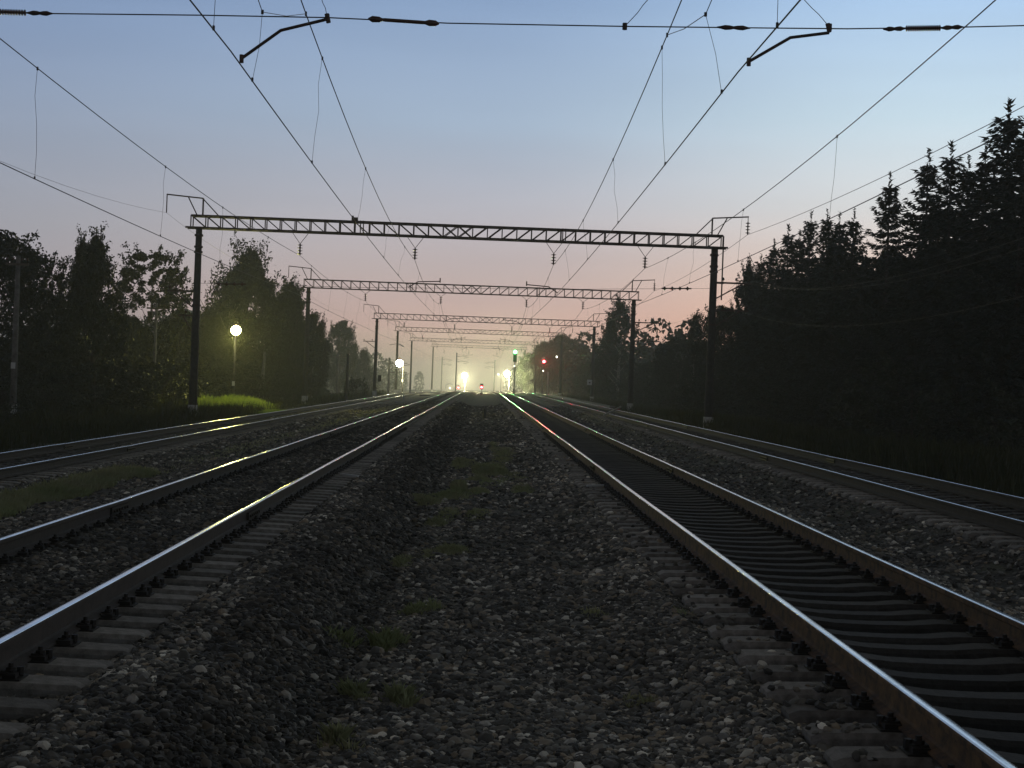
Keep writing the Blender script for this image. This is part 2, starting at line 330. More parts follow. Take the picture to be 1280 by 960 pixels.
# ------------------------------------------------------------------ tracks
def rail(cx, z0, parent, rm, joints):
    prof_foot = [(-.075, -.18), (.075, -.18), (.075, -.168), (.022, -.15), (.010, -.135), (.010, -.055), (.035, -.040), (.0365, -.012), (.031, -.0045), (.021, -.001), (-.021, -.001), (-.031, -.0045), (-.0365, -.012), (-.035, -.040), (-.010, -.055), (-.010, -.135), (-.022, -.15), (-.075, -.168)]
    yy = [q * .5 for q in range(-12, 160)] + list(range(80, 200, 5)) + list(range(200, 701, 50))
    wob = lambda q: .0025 * math.sin(q * .55 + cx * 3) + .004 * math.sin(q * .23 + cx)
    dipj = lambda q: sum(.007 * math.exp(-abs(q - j_) / .7) for j_ in joints)
    v = []; f = []; n = len(prof_foot)
    for q in yy:
        for px_, pz_ in prof_foot: v.append((cx + px_ + wob(q), q, z0 + pz_ - drop(q) + wob(q + 3) * .6 - dipj(q)))
    for k in range(len(yy) - 1):
        for j in range(n): f.append((k * n + j, k * n + (j + 1) % n, (k + 1) * n + (j + 1) % n, (k + 1) * n + j))
    f.append(tuple(reversed(range(n))))
    me = bpy.data.meshes.new('rail'); me.from_pydata(v, [], f); me.materials.append(rm); o = link('rail', me, parent)
    cap = [(-.029, -.005), (.029, -.005), (.029, -.0026), (.018, .0002), (.008, .0009), (-.008, .0009), (-.018, .0002), (-.029, -.0026)]
    v = []; f = []; n = len(cap)
    for q in yy:
        for px_, pz_ in cap: v.append((cx + px_ + wob(q), q, z0 + pz_ - drop(q) + wob(q + 3) * .6 - dipj(q)))
    for k in range(len(yy) - 1):
        for j in range(1, n): f.append((k * n + j, k * n + (j + 1) % n, (k + 1) * n + (j + 1) % n, (k + 1) * n + j))
    me = bpy.data.meshes.new('running_surface'); me.from_pydata(v, [], f); me.materials.append(RAILTOP)
    me.polygons.foreach_set('use_smooth', [True] * len(me.polygons))
    link('running_surface', me, o)
    for j_ in joints:
        for sd in (-1, 1):
            m = MB(); m.box((cx + sd * .024, j_, -.095 - dipj(j_)), (.026, .8, .085)); 
            for q in (-.32, -.19, -.065, .065, .19, .32): m.tube([(cx + sd * .03, j_ + q, -.095 - dipj(j_)), (cx + sd * .058, j_ + q, -.095 - dipj(j_))], .018, 6)
            m.build('fishplate', IRONB, o)
    return o
def sleeper_mesh():
    sec = [(-1.35, -.225, .20), (-1.30, -.20, .22), (-1.0, -.192, .23), (-.5, -.192, .23), (-.3, -.212, .2), (0, -.218, .19), (.3, -.212, .2), (.5, -.192, .23), (1.0, -.192, .23), (1.30, -.20, .22), (1.35, -.225, .20)]
    v = []; f = []
    for q, zt, w in sec:
        v += [(q, -w / 2 - .03, -.36), (q, w / 2 + .03, -.36), (q, w / 2 + .02, zt - .03), (q, w / 2, zt), (q, -w / 2, zt), (q, -w / 2 - .02, zt - .03)]
    for k in range(len(sec) - 1):
        for j in range(6): f.append((k * 6 + j, (k + 1) * 6 + j, (k + 1) * 6 + (j + 1) % 6, k * 6 + (j + 1) % 6))
    f.append(tuple(range(6))); f.append(tuple(reversed([(len(sec) - 1) * 6 + j for j in range(6)])))
    return v, f
_t = SLEEP.node_tree; _b = _t.nodes['Principled BSDF']; _l = _b.inputs['Base Color'].links[0].from_socket
_o = _t.nodes.new('ShaderNodeObjectInfo'); _r = _t.nodes.new('ShaderNodeMapRange'); _r.inputs[3].default_value = .6; _r.inputs[4].default_value = 1.3
_x = _t.nodes.new('ShaderNodeMix'); _x.data_type = 'RGBA'; _x.blend_type = 'MULTIPLY'; _x.inputs[0].default_value = 1
_t.links.new(_o.outputs['Random'], _r.inputs[0]); _t.links.new(_l, _x.inputs[6]); _t.links.new(_r.outputs[0], _x.inputs[7]); _t.links.new(_x.outputs[2], _b.inputs['Base Color'])
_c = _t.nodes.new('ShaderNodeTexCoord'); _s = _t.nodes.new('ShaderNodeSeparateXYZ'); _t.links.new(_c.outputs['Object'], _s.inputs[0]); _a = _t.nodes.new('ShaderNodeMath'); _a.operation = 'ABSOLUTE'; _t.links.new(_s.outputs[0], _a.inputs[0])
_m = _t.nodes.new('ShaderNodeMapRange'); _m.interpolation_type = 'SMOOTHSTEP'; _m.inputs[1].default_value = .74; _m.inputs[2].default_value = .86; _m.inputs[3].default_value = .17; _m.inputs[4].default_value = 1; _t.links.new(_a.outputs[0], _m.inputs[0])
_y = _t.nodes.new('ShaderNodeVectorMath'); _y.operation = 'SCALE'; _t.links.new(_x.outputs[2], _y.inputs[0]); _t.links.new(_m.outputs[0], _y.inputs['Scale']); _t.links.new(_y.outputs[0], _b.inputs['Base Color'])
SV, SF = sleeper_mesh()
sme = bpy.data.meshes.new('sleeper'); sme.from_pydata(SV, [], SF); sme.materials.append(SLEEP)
fb = MB(); fb.box((0, 0, -.190), (.36, .17, .017))
for sx_ in (-1, 1):
    fb.box((sx_ * .105, 0, -.170), (.09, .13, .03)); fb.box((sx_ * .095, 0, -.160), (.07, .08, .022), ry=sx_ * .25)
    fb.tube([(sx_ * .105, 0, -.17), (sx_ * .105, 0, -.105)], .016, 6); fb.tube([(sx_ * .105, 0, -.148), (sx_ * .105, 0, -.128)], .03, 6)
    fb.tube([(sx_ * .15, .03, -.178), (sx_ * .15, .03, -.13)], .022, 6)
fme = bpy.data.meshes.new('rail_fastening'); fme.from_pydata([tuple(v) for v in fb.v], [], fb.f); fme.materials.append(IRONB)
TL = {'A': 'far left railway track curving in beside the dark bushes', 'B': 'railway track left of the gravel heap, its rails glinting with lamplight',
      'C': 'railway track right of the gravel path, with bare concrete sleepers and brown rails', 'D': 'far right railway track running beside the black spruce wood'}
for k_, (cx, z0) in TR.items():
    T = empty('railway_track', (cx, 0, z0)); tag(T, TL[k_], 'railway track', 'railway tracks side by side')
    for sgn in (-1, 1):
        r_ = rail(sgn * .7975, 0, T, RUST if k_ == 'C' else RUST2, {'A': [38, 63], 'B': [17.8, 42.8, 67.8], 'C': [30.3, 55.3], 'D': [35, 60]}[k_])
    yst = {'A': 24, 'D': 16}.get(k_, 4.1 - PITCH * 1); yst = 4.1 + PITCH * round((yst - 4.1) / PITCH)
    n_ind = 100
    for q in range(n_ind):
        yq = yst + q * PITCH
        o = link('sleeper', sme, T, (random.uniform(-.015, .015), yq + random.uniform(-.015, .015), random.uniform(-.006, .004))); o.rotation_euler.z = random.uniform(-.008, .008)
        if k_ in 'BC' and q < 90:
            for sgn in (-1, 1): link('rail_fastening', fme, o, (sgn * .7975, 0, 0))
    ye = yst + n_ind * PITCH; rest = np.arange(ye, 260, PITCH)
    sv = np.array(SV); VV = []; FF = []
    for q, yq in enumerate(rest):
        w = sv.copy(); w[:, 1] += yq; w[:, 2] -= drop(yq); VV.append(w)
        FF += [tuple(i_ + q * len(SV) for i_ in f_) for f_ in SF]
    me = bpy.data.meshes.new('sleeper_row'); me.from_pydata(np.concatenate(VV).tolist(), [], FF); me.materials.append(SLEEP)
    tag(link('sleeper_row', me, T), kind='stuff')

# ------------------------------------------------------------------ gantries over the tracks
def gantry(Yg, xl, xr, zb, th, label, arms=(), first=False, panels=36, ins=None):
    G = empty('catenary_gantry', (xl, Yg, gzf(xl, Yg) - .1)); tag(G, label, 'gantry', 'lattice gantries spanning the tracks')
    org = tuple(G.location); P = lambda n_, m_, par=G, **k: None
    zl, zr = gzf(xl, Yg) - .1, gzf(xr, Yg) - .1
    for xx, zg in ((xl, zl), (xr, zr)):
        m = MB(org); m.tube([(xx, Yg, zg), (xx, Yg, zb - .02)], [.215, .15], 14); po = m.build('post', DARKPOLE, G, True)
        m = MB(org); m.tube([(xx, Yg, zg - .05), (xx, Yg, zg + .78)], [.25, .232], 14); m.build('post_foot', WHITEW, po, True)
        m = MB(org)
        for zz in (zb - .35, zb - .9, zb - 1.15, zb - 3.7): m.tube([(xx, Yg, zz - .05), (xx, Yg, zz + .05)], .205 if zz > zb - 2 else .215, 12)
        m.build('clamp_band', STEEL, po)
        m = MB(org); m.tube([(xx + .16, Yg - .17, zg + .1), (xx + .13, Yg - .17, zb)], .02, 5); m.build('earthing_wire', WIRE, po)
    x0, x1 = xl - .35, xr + .35; m = MB(org); dp = .28
    for yy in (-dp, dp):
        for zz in (zb, zb + th): m.box(((x0 + x1) / 2, Yg + yy, zz), (x1 - x0 + (.5 if zz == zb else 0), .08, .085 if first else .06))
    m.build('truss_chords', STEEL, G)
    m = MB(org); pw = (x1 - x0) / panels
    for k in range(panels + 1):
        xx = x0 + k * pw
        for yy in (-dp, dp): m.bar((xx, Yg + yy, zb), (xx, Yg + yy, zb + th), .05 if first else .036)
        m.bar((xx, Yg - dp, zb + th), (xx, Yg + dp, zb + th), .04)
        if k < panels:
            xn = xx + pw; c = panels // 2
            for yy in (-dp, dp):
                if k < c - 1 or c - 1 <= k <= c: m.bar((xx, Yg + yy, zb + th), (xn, Yg + yy, zb), .042)
                if k > c or c - 1 <= k <= c: m.bar((xx, Yg + yy, zb), (xn, Yg + yy, zb + th), .042)
            m.bar((xx, Yg - dp, zb), (xn, Yg + dp, zb), .03)
    m.build('truss_lattice', STEEL, G)
    for px_ in ((.32, .70)):                           # joint plates between beam sections
        m = MB(org); xx = x0 + (x1 - x0) * px_
        for d_ in (-.07, .07): m.box((xx + d_, Yg - dp - .06, zb + th / 2), (.05, .03, th + .1))
        m.build('joint_plate', STEEL, G)
    for sgn, xx in ((-1, xl), (1, xr)):                # outrigger brackets above the posts
        m = MB(org); zt = zb + th; xa = xx - sgn * .15
        m.bar((xa, Yg, zt), (xa, Yg, zt + .85), .07); m.bar((xa, Yg, zt + .85), (xa + sgn * 1.75, Yg, zt + .98), .06)
        m.bar((xa - sgn * .8, Yg, zt), (xa, Yg, zt + .82), .05); m.bar((xx + sgn * .1, Yg, zt), (xa + sgn * .72, Yg, zt + .9), .05)
        if sgn < 0: m.bar((xa - 1.73, Yg, zt + .98), (xa - 1.73, Yg, zt + .1), .045)
        else: m.bar((xa + 1.72, Yg, zt + .98), (xa + 1.72, Yg, zt + .72), .03)
        br = m.build('bracket', STEEL, G)
        if sgn > 0:
            m = MB(org); m.discs((xa + 1.72, Yg, zt + .74), (xa + 1.72, Yg, zt + .12), 4, .12, .03); m.build('insulator', CERAM, br, True)
    for X_, H_ in ins:                                  # V hangers and insulator strings that carry the catenary
        m = MB(org); zt = H_ + HC + .55
        for d_ in (-.42, .42): m.bar((X_ + d_, Yg, zb), (X_, Yg, zt), .025)
        hg = m.build('hanger', STEEL, G)
        m = MB(org); m.discs((X_, Yg, zt), (X_, Yg, H_ + HC), 4, .13, .035); m.build('insulator', CERAM, hg, True)
    for H_, ln, npin, sg in arms:                       # telegraph cross-arms on the posts
        xx = xr if sg > 0 else xl; z = H_ + HC; m = MB(org)
        m.box((xx + sg * (ln / 2 + .1), Yg - .2, z), (ln, .09, .08)); m.bar((xx + sg * .15, Yg - .2, z - .75), (xx + sg * ln * .8, Yg - .2, z - .04), .06)
        ar = m.build('cross_arm', STEEL, G)
        for q in range(npin):
            xp = xx + sg * (.45 + q * (ln - .45) / max(1, npin - 1) - .0)
            m = MB(org); m.tube([(xp, Yg - .2, z), (xp, Yg - .2, z + .12), (xp, Yg - .2, z + .13), (xp, Yg - .2, z + .22), (xp, Yg - .2, z + .26)], [.012, .012, .06, .05, .02], 8); m.build('pin_insulator', CERAM, ar, True)
    if first:
        m = MB(org); m.bar((xr + .42, Yg, zb + th), (xr + .42, Yg, zb - 2.5), .06); m.bar((xr, Yg, zb - 1.7), (xr + .5, Yg, zb - 1.7), .05); m.build('drop_strut', STEEL, G)
        m = MB(org); m.box((x0 + 7.75, Yg, zb + th + .12), (.3, .2, .2)); m.tube([(x0 + 7.65, Yg, zb + th + .1), (x0 + 7.65, Yg, zb + th + .3)], .05, 8); m.build('junction_box', STEEL, G)
    return G
GL = [('nearest lattice gantry, the widest, on two tall posts with whitewashed feet'),
      ('second lattice gantry down the line, framed just below the nearest one'),
      ('third lattice gantry, slim beam low against the pink sky, dark cabinet on its left post'),
      ('fourth lattice gantry, a street lamp shining by its left post'),
      ('fifth lattice gantry, faint in the mist behind the green signal light'),
      ('sixth and farthest lattice gantry, hardly visible in the mist')]
GY = [71, 115, 172, 224, 296, 350]
def postx(px, Y): return at(px, 450, Y).x
GX = [(postx(243, 71), postx(888, 71)), (postx(382.5, 115), postx(789.5, 115)), (postx(469.5, 172), postx(741.5, 172)), (postx(496, 224), postx(701.5, 224)), (postx(514, 296), postx(670, 296)), (postx(541, 350), postx(656, 350))]
GH = [6.8, 6.72, 6.76, 7.08, 7.5, 7.7]
TH = [.57, .64, .64, .6, .6, .55]
CAT = {'A': (-9.3, 3.85, 5.6), 'B': (-3.45, 4.35, 5.8), 'C': (3.2, 4.35, 5.85), 'D': (7.6, 3.95, 5.75)}
INS = []
for q in range(6):
    dH = [0, .1, .1, .2, .4, .5][q]
    INS.append([(CAT[k][0] + (.35 if k == 'A' and q == 0 else 0) - (.4 if k in 'BC' and q == 1 and 0 else 0), (5.68 if q == 0 else 5.75) + dH) for k in 'ABCD'])
AR = [[(5.12, 1.7, 3, 1), (3.8, 1.6, 2, 1), (3.75, 1.25, 2, -1), (2.6, .7, 1, -1)], [(4.97, 2.0, 4, 1), (3.55, 2.0, 3, 1)], [(5.2, 2.2, 4, 1), (3.7, 2.0, 3, 1), (4.1, 1.4, 2, -1)], [(5.2, 3.4, 2, 1)], [(4.8, 2, 2, 1)], []]
for q in range(6):
    G = gantry(GY[q], GX[q][0], GX[q][1], GH[q] + HC - drop(GY[q]) * 0, TH[q], GL[q], AR[q], q == 0, [36, 36, 34, 32, 30, 30][q], INS[q])
    if q == 2:
        m = MB(tuple(G.location)); p = at(474.5, 473, 171.5); m.box(p, (.4, .3, .75)); m.build('cabinet', BLACKP, G)
        p = at(737, 478, 171.6); m = MB(tuple(G.location)); m.box(p, (.56, .04, .62)); bd = m.build('sign_board', PALE, G)
        m = MB(tuple(G.location)); m.box((p.x, p.y - .03, p.z - .03), (.2, .02, .16)); m.bar((p.x + .28, p.y, p.z), (GX[2][1], 172, p.z), .05); m.build('sign_mark', BLACKP, bd)

# ------------------------------------------------------------------ overhead lines
def sagline(sup, sag, n=14):
    pts = []
    for (a, b_) in zip(sup[:-1], sup[1:]):
        a = Vector(a); b_ = Vector(b_)
        for k in range(n):
            t_ = k / n; p = a.lerp(b_, t_); p.z -= 4 * sag * t_ * (1 - t_) * ((b_ - a).length / 50) ** 2; pts.append(p)
    pts.append(Vector(sup[-1])); return pts
def zat(pts, y):
    for a, b_ in zip(pts[:-1], pts[1:]):
        if a.y <= y <= b_.y: return a.lerp(b_, (y - a.y) / (b_.y - a.y))
    return pts[-1]
WL = {'A': 'overhead line of two wires and droppers above the far left track', 'B': 'overhead line with bent steady arm above the track left of the gravel heap',
      'C': 'overhead line with bent steady arm above the track right of the gravel path', 'D': 'overhead line of two wires and droppers above the far right track'}
Y0 = 20.2
for k_, (cx, Hc, Hm) in CAT.items():
    L = empty('overhead_line', (cx, 0, Hc + HC)); tag(L, WL[k_], 'overhead wire', 'overhead lines above the tracks'); org = tuple(L.location)
    zig = 1 if k_ in 'AC' else -1
    top0 = {'A': 6.35, 'B': 7.1, 'C': 7.15, 'D': 6.2}[k_]
    dx0 = {'A': 0, 'B': -.13, 'C': .14, 'D': 0}[k_]
    sup = [(cx, -30, Hm + HC + .5), (cx, Y0, top0 + HC)] + [(INS[q][list('ABCD').index(k_)][0], GY[q], INS[q][list('ABCD').index(k_)][1] + HC) for q in range(6)]
    sg_ = {'A': .35, 'B': .75, 'C': .75, 'D': .55}[k_]
    mes = sagline(sup, sg_)
    con = sagline([(cx + dx0, -30, Hc + HC), (cx + dx0, Y0, Hc + HC)] + [(cx + zig * .25 * (-1) ** q, GY[q], Hc + HC + .1 * q) for q in range(6)], .12)
    m = MB(org); m.tube(mes, .011, 5); m.build('messenger_wire', WIRE, L)
    m = MB(org); m.tube(con, .0105, 5); m.build('contact_wire', WIRE, L)
    ysd = {'A': [30.3, 41.8, 51, 61], 'B': [18.9, 30, 41, 52.6, 62], 'C': [17.5, 28.4, 38.5, 50, 61], 'D': [20, 32.6, 44, 54, 62]}[k_]
    for q in range(5):
        a, b_ = GY[q], GY[q + 1]; nn_ = int((b_ - a) / 10)
        if q < 3: ysd = ysd + [a + (b_ - a) * (j + .5) / nn_ for j in range(nn_)]
    for yd in ysd:
        a = zat(mes, yd + random.uniform(-.2, .2)); b_ = zat(con, yd); m = MB(org)
        mid = [a.lerp(b_, t_) + Vector((random.uniform(-.03, .03) * math.sin(math.pi * t_) * 1.5, random.uniform(-.02, .02), 0)) for t_ in (.25, .5, .75)]
        m.tube([a] + mid + [b_], .0045, 4); m.tube([a + Vector((0, 0, .03)), a - Vector((0, 0, .04))], .02, 5); m.tube([b_ + Vector((0, 0, .05)), b_ - Vector((0, 0, .01))], .018, 5)
        m.build('dropper', WIRE, L)
    if k_ in 'BC':
        # the sprung loop that joins the messenger wire near the cross-span, and the bent steady arm
        pts = [at(328, 15, 21.6), at(397, 61, 0 + 27)] if k_ == 'B' else [at(882, 18, 21.6), at(827, 58, 27)]
        pm = zat(mes, 27 if k_ == 'B' else 27.5); pc = zat(con, 22.1 if k_ == 'B' else 21.6)
        ptop = pts[0]; m = MB(org)
        m.tube([zat(mes, 14), ptop, ptop.lerp(pm, .5) - Vector((0, 0, .05)), pm], .007, 4); m.tube([ptop + Vector((0, 0, .03)), ptop - Vector((0, 0, .03))], .022, 6); m.tube([pm + Vector((0, 0, .04)), pm - Vector((0, 0, .04))], .02, 6); m.build('stitch_wire', WIRE, L)
        m = MB(org); m.tube([ptop, ptop.lerp(pc, .5) + Vector((.03, 0, 0)), pc], .0045, 4); m.tube([pc + Vector((0, 0, .05)), pc - Vector((0, 0, .01))], .018, 5); m.build('dropper', WIRE, L)
        if k_ == 'B': A3 = [at(302, 73, Y0), at(351, 38, Y0), at(405, 25, Y0), at(411, 22, Y0)]
        else: A3 = [at(936, 77, Y0), at(988, 47, Y0), at(1036, 41, Y0), at(1037, 34, Y0)]
        m = MB(org); m.tube(A3, .022, 8); m.tube([A3[0] + Vector((0, 0, .05)), A3[0] - Vector((0, 0, .06))], .03, 8); m.tube([A3[3] + Vector((-.03, 0, .05)), A3[3] - Vector((0, 0, .07))], .032, 8)
        m.build('steady_arm', STEEL, L)
        for q, Yg in enumerate(GY[:5]):                 # steady arms at the gantries
            c = zat(con, Yg); s_ = -1 if (k_ == 'B') else 1; m = MB(org)
            m.tube([c, c + Vector((s_ * -.55 * (1 if q else .8), 0, .28)), c + Vector((s_ * -1.5, 0, .34))], .025, 6); m.tube([c + Vector((s_ * -1.5, 0, .28)), c + Vector((s_ * -1.5, 0, .5))], .03, 6); m.build('steady_arm', STEEL, L)

# the near cross-span cable with its rod insulators
cs_ = [at(-160, 13, Y0), at(0, 15, Y0), at(65, 17, Y0), at(250, 19, Y0), at(409, 22, Y0), at(560, 29, Y0), at(781, 33, Y0), at(955, 35, Y0), at(1060, 36, Y0), at(1200, 34, Y0), at(1280, 32, Y0), at(1420, 27, Y0)]
C = empty('cross_span_cable', cs_[6]); org = tuple(C.location); tag(C, 'cable with rod insulators stretched straight across the top of the view', 'cable', None)
m = MB(org); m.tube(cs_, .009, 5); m.build('cable', WIRE, C)
def rodins(x0, y0, x1, y1, kind):
    a, b_ = at(x0, y0, Y0 - .01), at(x1, y1, Y0 - .01); m = MB(org); d = b_ - a
    if kind == 'ribbed':
        n = 16; pts = []; rs = []
        for q in range(n):
            for dt, rr in ((.1, .018), (.35, .043), (.6, .043), (.85, .018)): pts.append(a + d * (q + dt) / n); rs.append(rr)
        m.tube(pts, rs, 10)
    else:
        m.tube([a, a + d * .02, a + d * .06, a + d * .16, a + d * .2, a + d * .24, a + d * .76, a + d * .8, a + d * .86, a + d * .95, a + d], [.01, .022, .045, .04, .022, .026, .026, .024, .045, .04, .012], 10)
    return m.build('insulator', CERAM, C, True)
rodins(-22, 14, 33, 16, 'ribbed'); rodins(460, 23.5, 549, 29.5, 'rod'); rodins(1132, 35.6, 1176, 35, 'ribbed')
for a_, b_ in (((33, 16), (66, 17)), ((896, 34), (938, 35.2)), ((1104, 36.5), (1132, 35.6)), ((1176, 35), (1204, 33.6))):
    p, q = at(*a_, Y0 - .01), at(*b_, Y0 - .01); m = MB(org); d = q - p
    m.tube([p, p + d * .12, p + d * .25, p + d * .4, p + d * .5, p + d * .62, p + d * .78, p + d * .9, q], [.01, .02, .035, .03, .02, .03, .034, .018, .009], 8); m.build('connector', STEEL, C, True)
for a_, b_ in (((409, 22), (400, -8)), ((781, 33), (818, -10)), ((1037, 34), (1000, -6))):
    p, q = at(*a_, Y0), at(*b_, Y0); m = MB(org); m.tube([p, p.lerp(q, .4) + Vector((.015, 0, 0)), p.lerp(q, .6), q, q + (q - p) * 2], .006, 4); m.tube([p + Vector((0, 0, .045)), p - Vector((0, 0, .045))], .033, 8); m.build('hanger', WIRE, C)
p = at(269, 0, 18.9)

# the fixing cable at the nearest gantry
a, b_ = at(247, 354, 71), at(887, 360.5, 71); FC = empty('fixing_cable', a); org = tuple(FC.location); tag(FC, 'thin fixing cable strung post to post below the nearest gantry beam', 'cable')
m = MB(org); m.tube([a, a.lerp(b_, .3) - Vector((0, 0, .12)), a.lerp(b_, .7) - Vector((0, 0, .12)), b_], .010, 4); m.build('cable', WIRE, FC)
for t0 in (.035, .905):
    m = MB(org); p = a.lerp(b_, t0) - Vector((0, 0, .02)); q = a.lerp(b_, t0 + .06) - Vector((0, 0, .02)); m.discs(p, q, 4, .10, .03); m.build('insulator', CERAM, FC, True)

# feeder wires on the outriggers and telegraph wires on the cross-arms
def longwire(name, pts, sag, r, label, grp, cat='wire'):
    m = MB(pts[0]); m.tube(sagline(pts, sag), r, 4); tag(m.build(name, WIRE), label, cat, grp)
def side(q, sg, dx, dz): return (GX[q][1 if sg > 0 else 0] + sg * dx, GY[q], GH[q] + HC + dz)
longwire('feeder_wire', [(side(0, 1, 1.57, 0)[0], 12, 8.9)] + [side(q, 1, 1.57, TH[q] + .12) for q in range(6)], .35, .010, 'feeder wire hanging from the right-hand outriggers of the gantries', 'feeder wires')
longwire('feeder_wire', [(side(0, -1, 1.57, 0)[0], 12, 8.9)] + [side(q, -1, 1.58, TH[q] + .1) for q in range(6)], .8, .006, 'feeder wire hanging from the left-hand outriggers of the gantries', 'feeder wires')
for q_, (dx, H1, H2, lab) in enumerate(((1.2, 5.4, 5.25, 'telegraph wire on the upper cross-arms, in front of the spruces'), (1.85, 5.4, 5.25, 'outermost telegraph wire on the upper cross-arms of the right posts'), (1.2, 4.1, 3.85, 'telegraph wire on the lower cross-arms of the right posts'))):
    longwire('telegraph_wire', [(GX[0][1] + dx, 12, H1 + HC)] + [(GX[q][1] + dx, GY[q] - .2, H2 + HC) for q in range(4)], 1.3, .005, lab, 'telegraph wires by the right posts')

# ------------------------------------------------------------------ lamps
def glow(name, loc, col, watts, parent, rad=.12, spot=None):
    ld = bpy.data.lights.new(name, 'SPOT' if spot else 'POINT'); ld.color = col; ld.energy = watts; ld.shadow_soft_size = rad
    o = bpy.data.objects.new(name, ld); COL.objects.link(o); o.parent = parent; o.location = Vector(loc) - parent.location
    if spot:
        ld.spot_size = R(spot); ld.spot_blend = .6
        d = Vector((0, 0, HC)) - Vector(loc); o.rotation_euler = d.to_track_quat('-Z', 'Y').to_euler()
    return o
LAMPG = mat('lamp_glass_yellow', (.9, .9, .6), .3, emit=(1, .93, .45), es=60)
LAMPW = mat('lamp_glass_pale', (.9, .9, .7), .3, emit=(1, .95, .62), es=60)
def lamp_post(px, py, Y, zbase, bx, label, gm, col, watts, hood=.5, lean=0.0, globe=.17, spot=None, off=.3):
    og = min(off, .9); p = at(px, py, Y); xb = at(bx, 480, Y).x; Lp = empty('street_lamp', (xb, Y, zbase)); tag(Lp, label, 'street lamp', 'lit lamps along the tracks'); org = tuple(Lp.location)
    m = MB(org); m.tube([(xb, Y, zbase), (xb, Y, p.z - .15)], [.10, .055], 10); po = m.build('pole', DARKPOLE if globe < .4 else CONC, Lp, True)
    m = MB(org); m.box((xb, Y - .12, zbase + 1.9), (.16, .1, .3)); m.build('plate', PALE, po)
    m = MB(org); m.tube([(xb, Y, p.z - .3), (xb + (p.x - xb) * .4, Y - .1, p.z + .12), (p.x, Y - og, p.z + .18)], .03, 6); m.build('lamp_arm', STEEL, Lp, True)
    m = MB(org); pts = [(p.x, Y - og, p.z + .34), (p.x, Y - og, p.z + .26), (p.x, Y - og, p.z + .16), (p.x, Y - og, p.z + .04)]; m.tube(pts, [.05, .12, .2, hood * .5], 14); hd = m.build('lamp_hood', STEEL, Lp, True)
    m = MB(org); g_ = globe; pts = [(p.x, Y - og, p.z + .03 - t_ * g_ * 2) for t_ in (0, .06, .18, .34, .5, .66, .82, .94, 1)]; m.tube(pts, [.02, g_ * .48, g_ * .77, g_ * .95, g_, g_ * .95, g_ * .77, g_ * .48, .01], 18); m.build('lamp_glass', gm, hd, True)
    glow('lamp_light', (p.x, Y - off, p.z - g_ * 2.1), col, watts, Lp, .15, spot)
    return Lp
Y1 = 98
lamp_post(298, 408, Y1, gzf(-20, Y1), 292, 'bright yellow-green street lamp in front of the broad dark trees', LAMPG, (1, .93, .22), 3400, globe=.32, off=1.6, spot=165)
lamp_post(500, 450, 205, gzf(-11.2, 205), 503, 'lit street lamp on a pale pole beside the fourth gantry post', LAMPW, (1, .93, .52), 3600, globe=.5, off=2.2)
lamp_post(581, 466, 470, gzf(-5.7, 470), 581, 'lit lamp deep in the mist between the left tracks', LAMPW, (1, .92, .52), 95000, globe=.85, off=4)
lamp_post(634, 463.5, 335, gzf(5.4, 335), 636, 'lit lamp in the mist just left of the green signal', LAMPW, (1, .93, .52), 48000, globe=.7, off=3)
# a curved unlit-armed small street lamp
p = at(623, 468, 420); CL = empty('street_lamp', (at(626, 480, 420).x, 420, gzf(5, 420))); org = tuple(CL.location); tag(CL, 'small curved-neck street lamp far off in the mist, left of the green signal mast', 'street lamp', 'lit lamps along the tracks')
m = MB(org); m.tube([(org[0], 420, org[2]), (org[0], 420, p.z - .5), (org[0] - .25, 420, p.z - .05), (p.x, 420, p.z + .05)], [.1, .08, .06, .05], 8); m.build('pole', CONC, CL, True)
m = MB(org); m.tube([(p.x - .25, 420, p.z), (p.x + .25, 420, p.z + .04)], [.16, .1], 8); m.build('lamp_glass', mat('dim_lamp_glass', (.9, .9, .7), .3, emit=(1, .95, .7), es=6), CL, True)

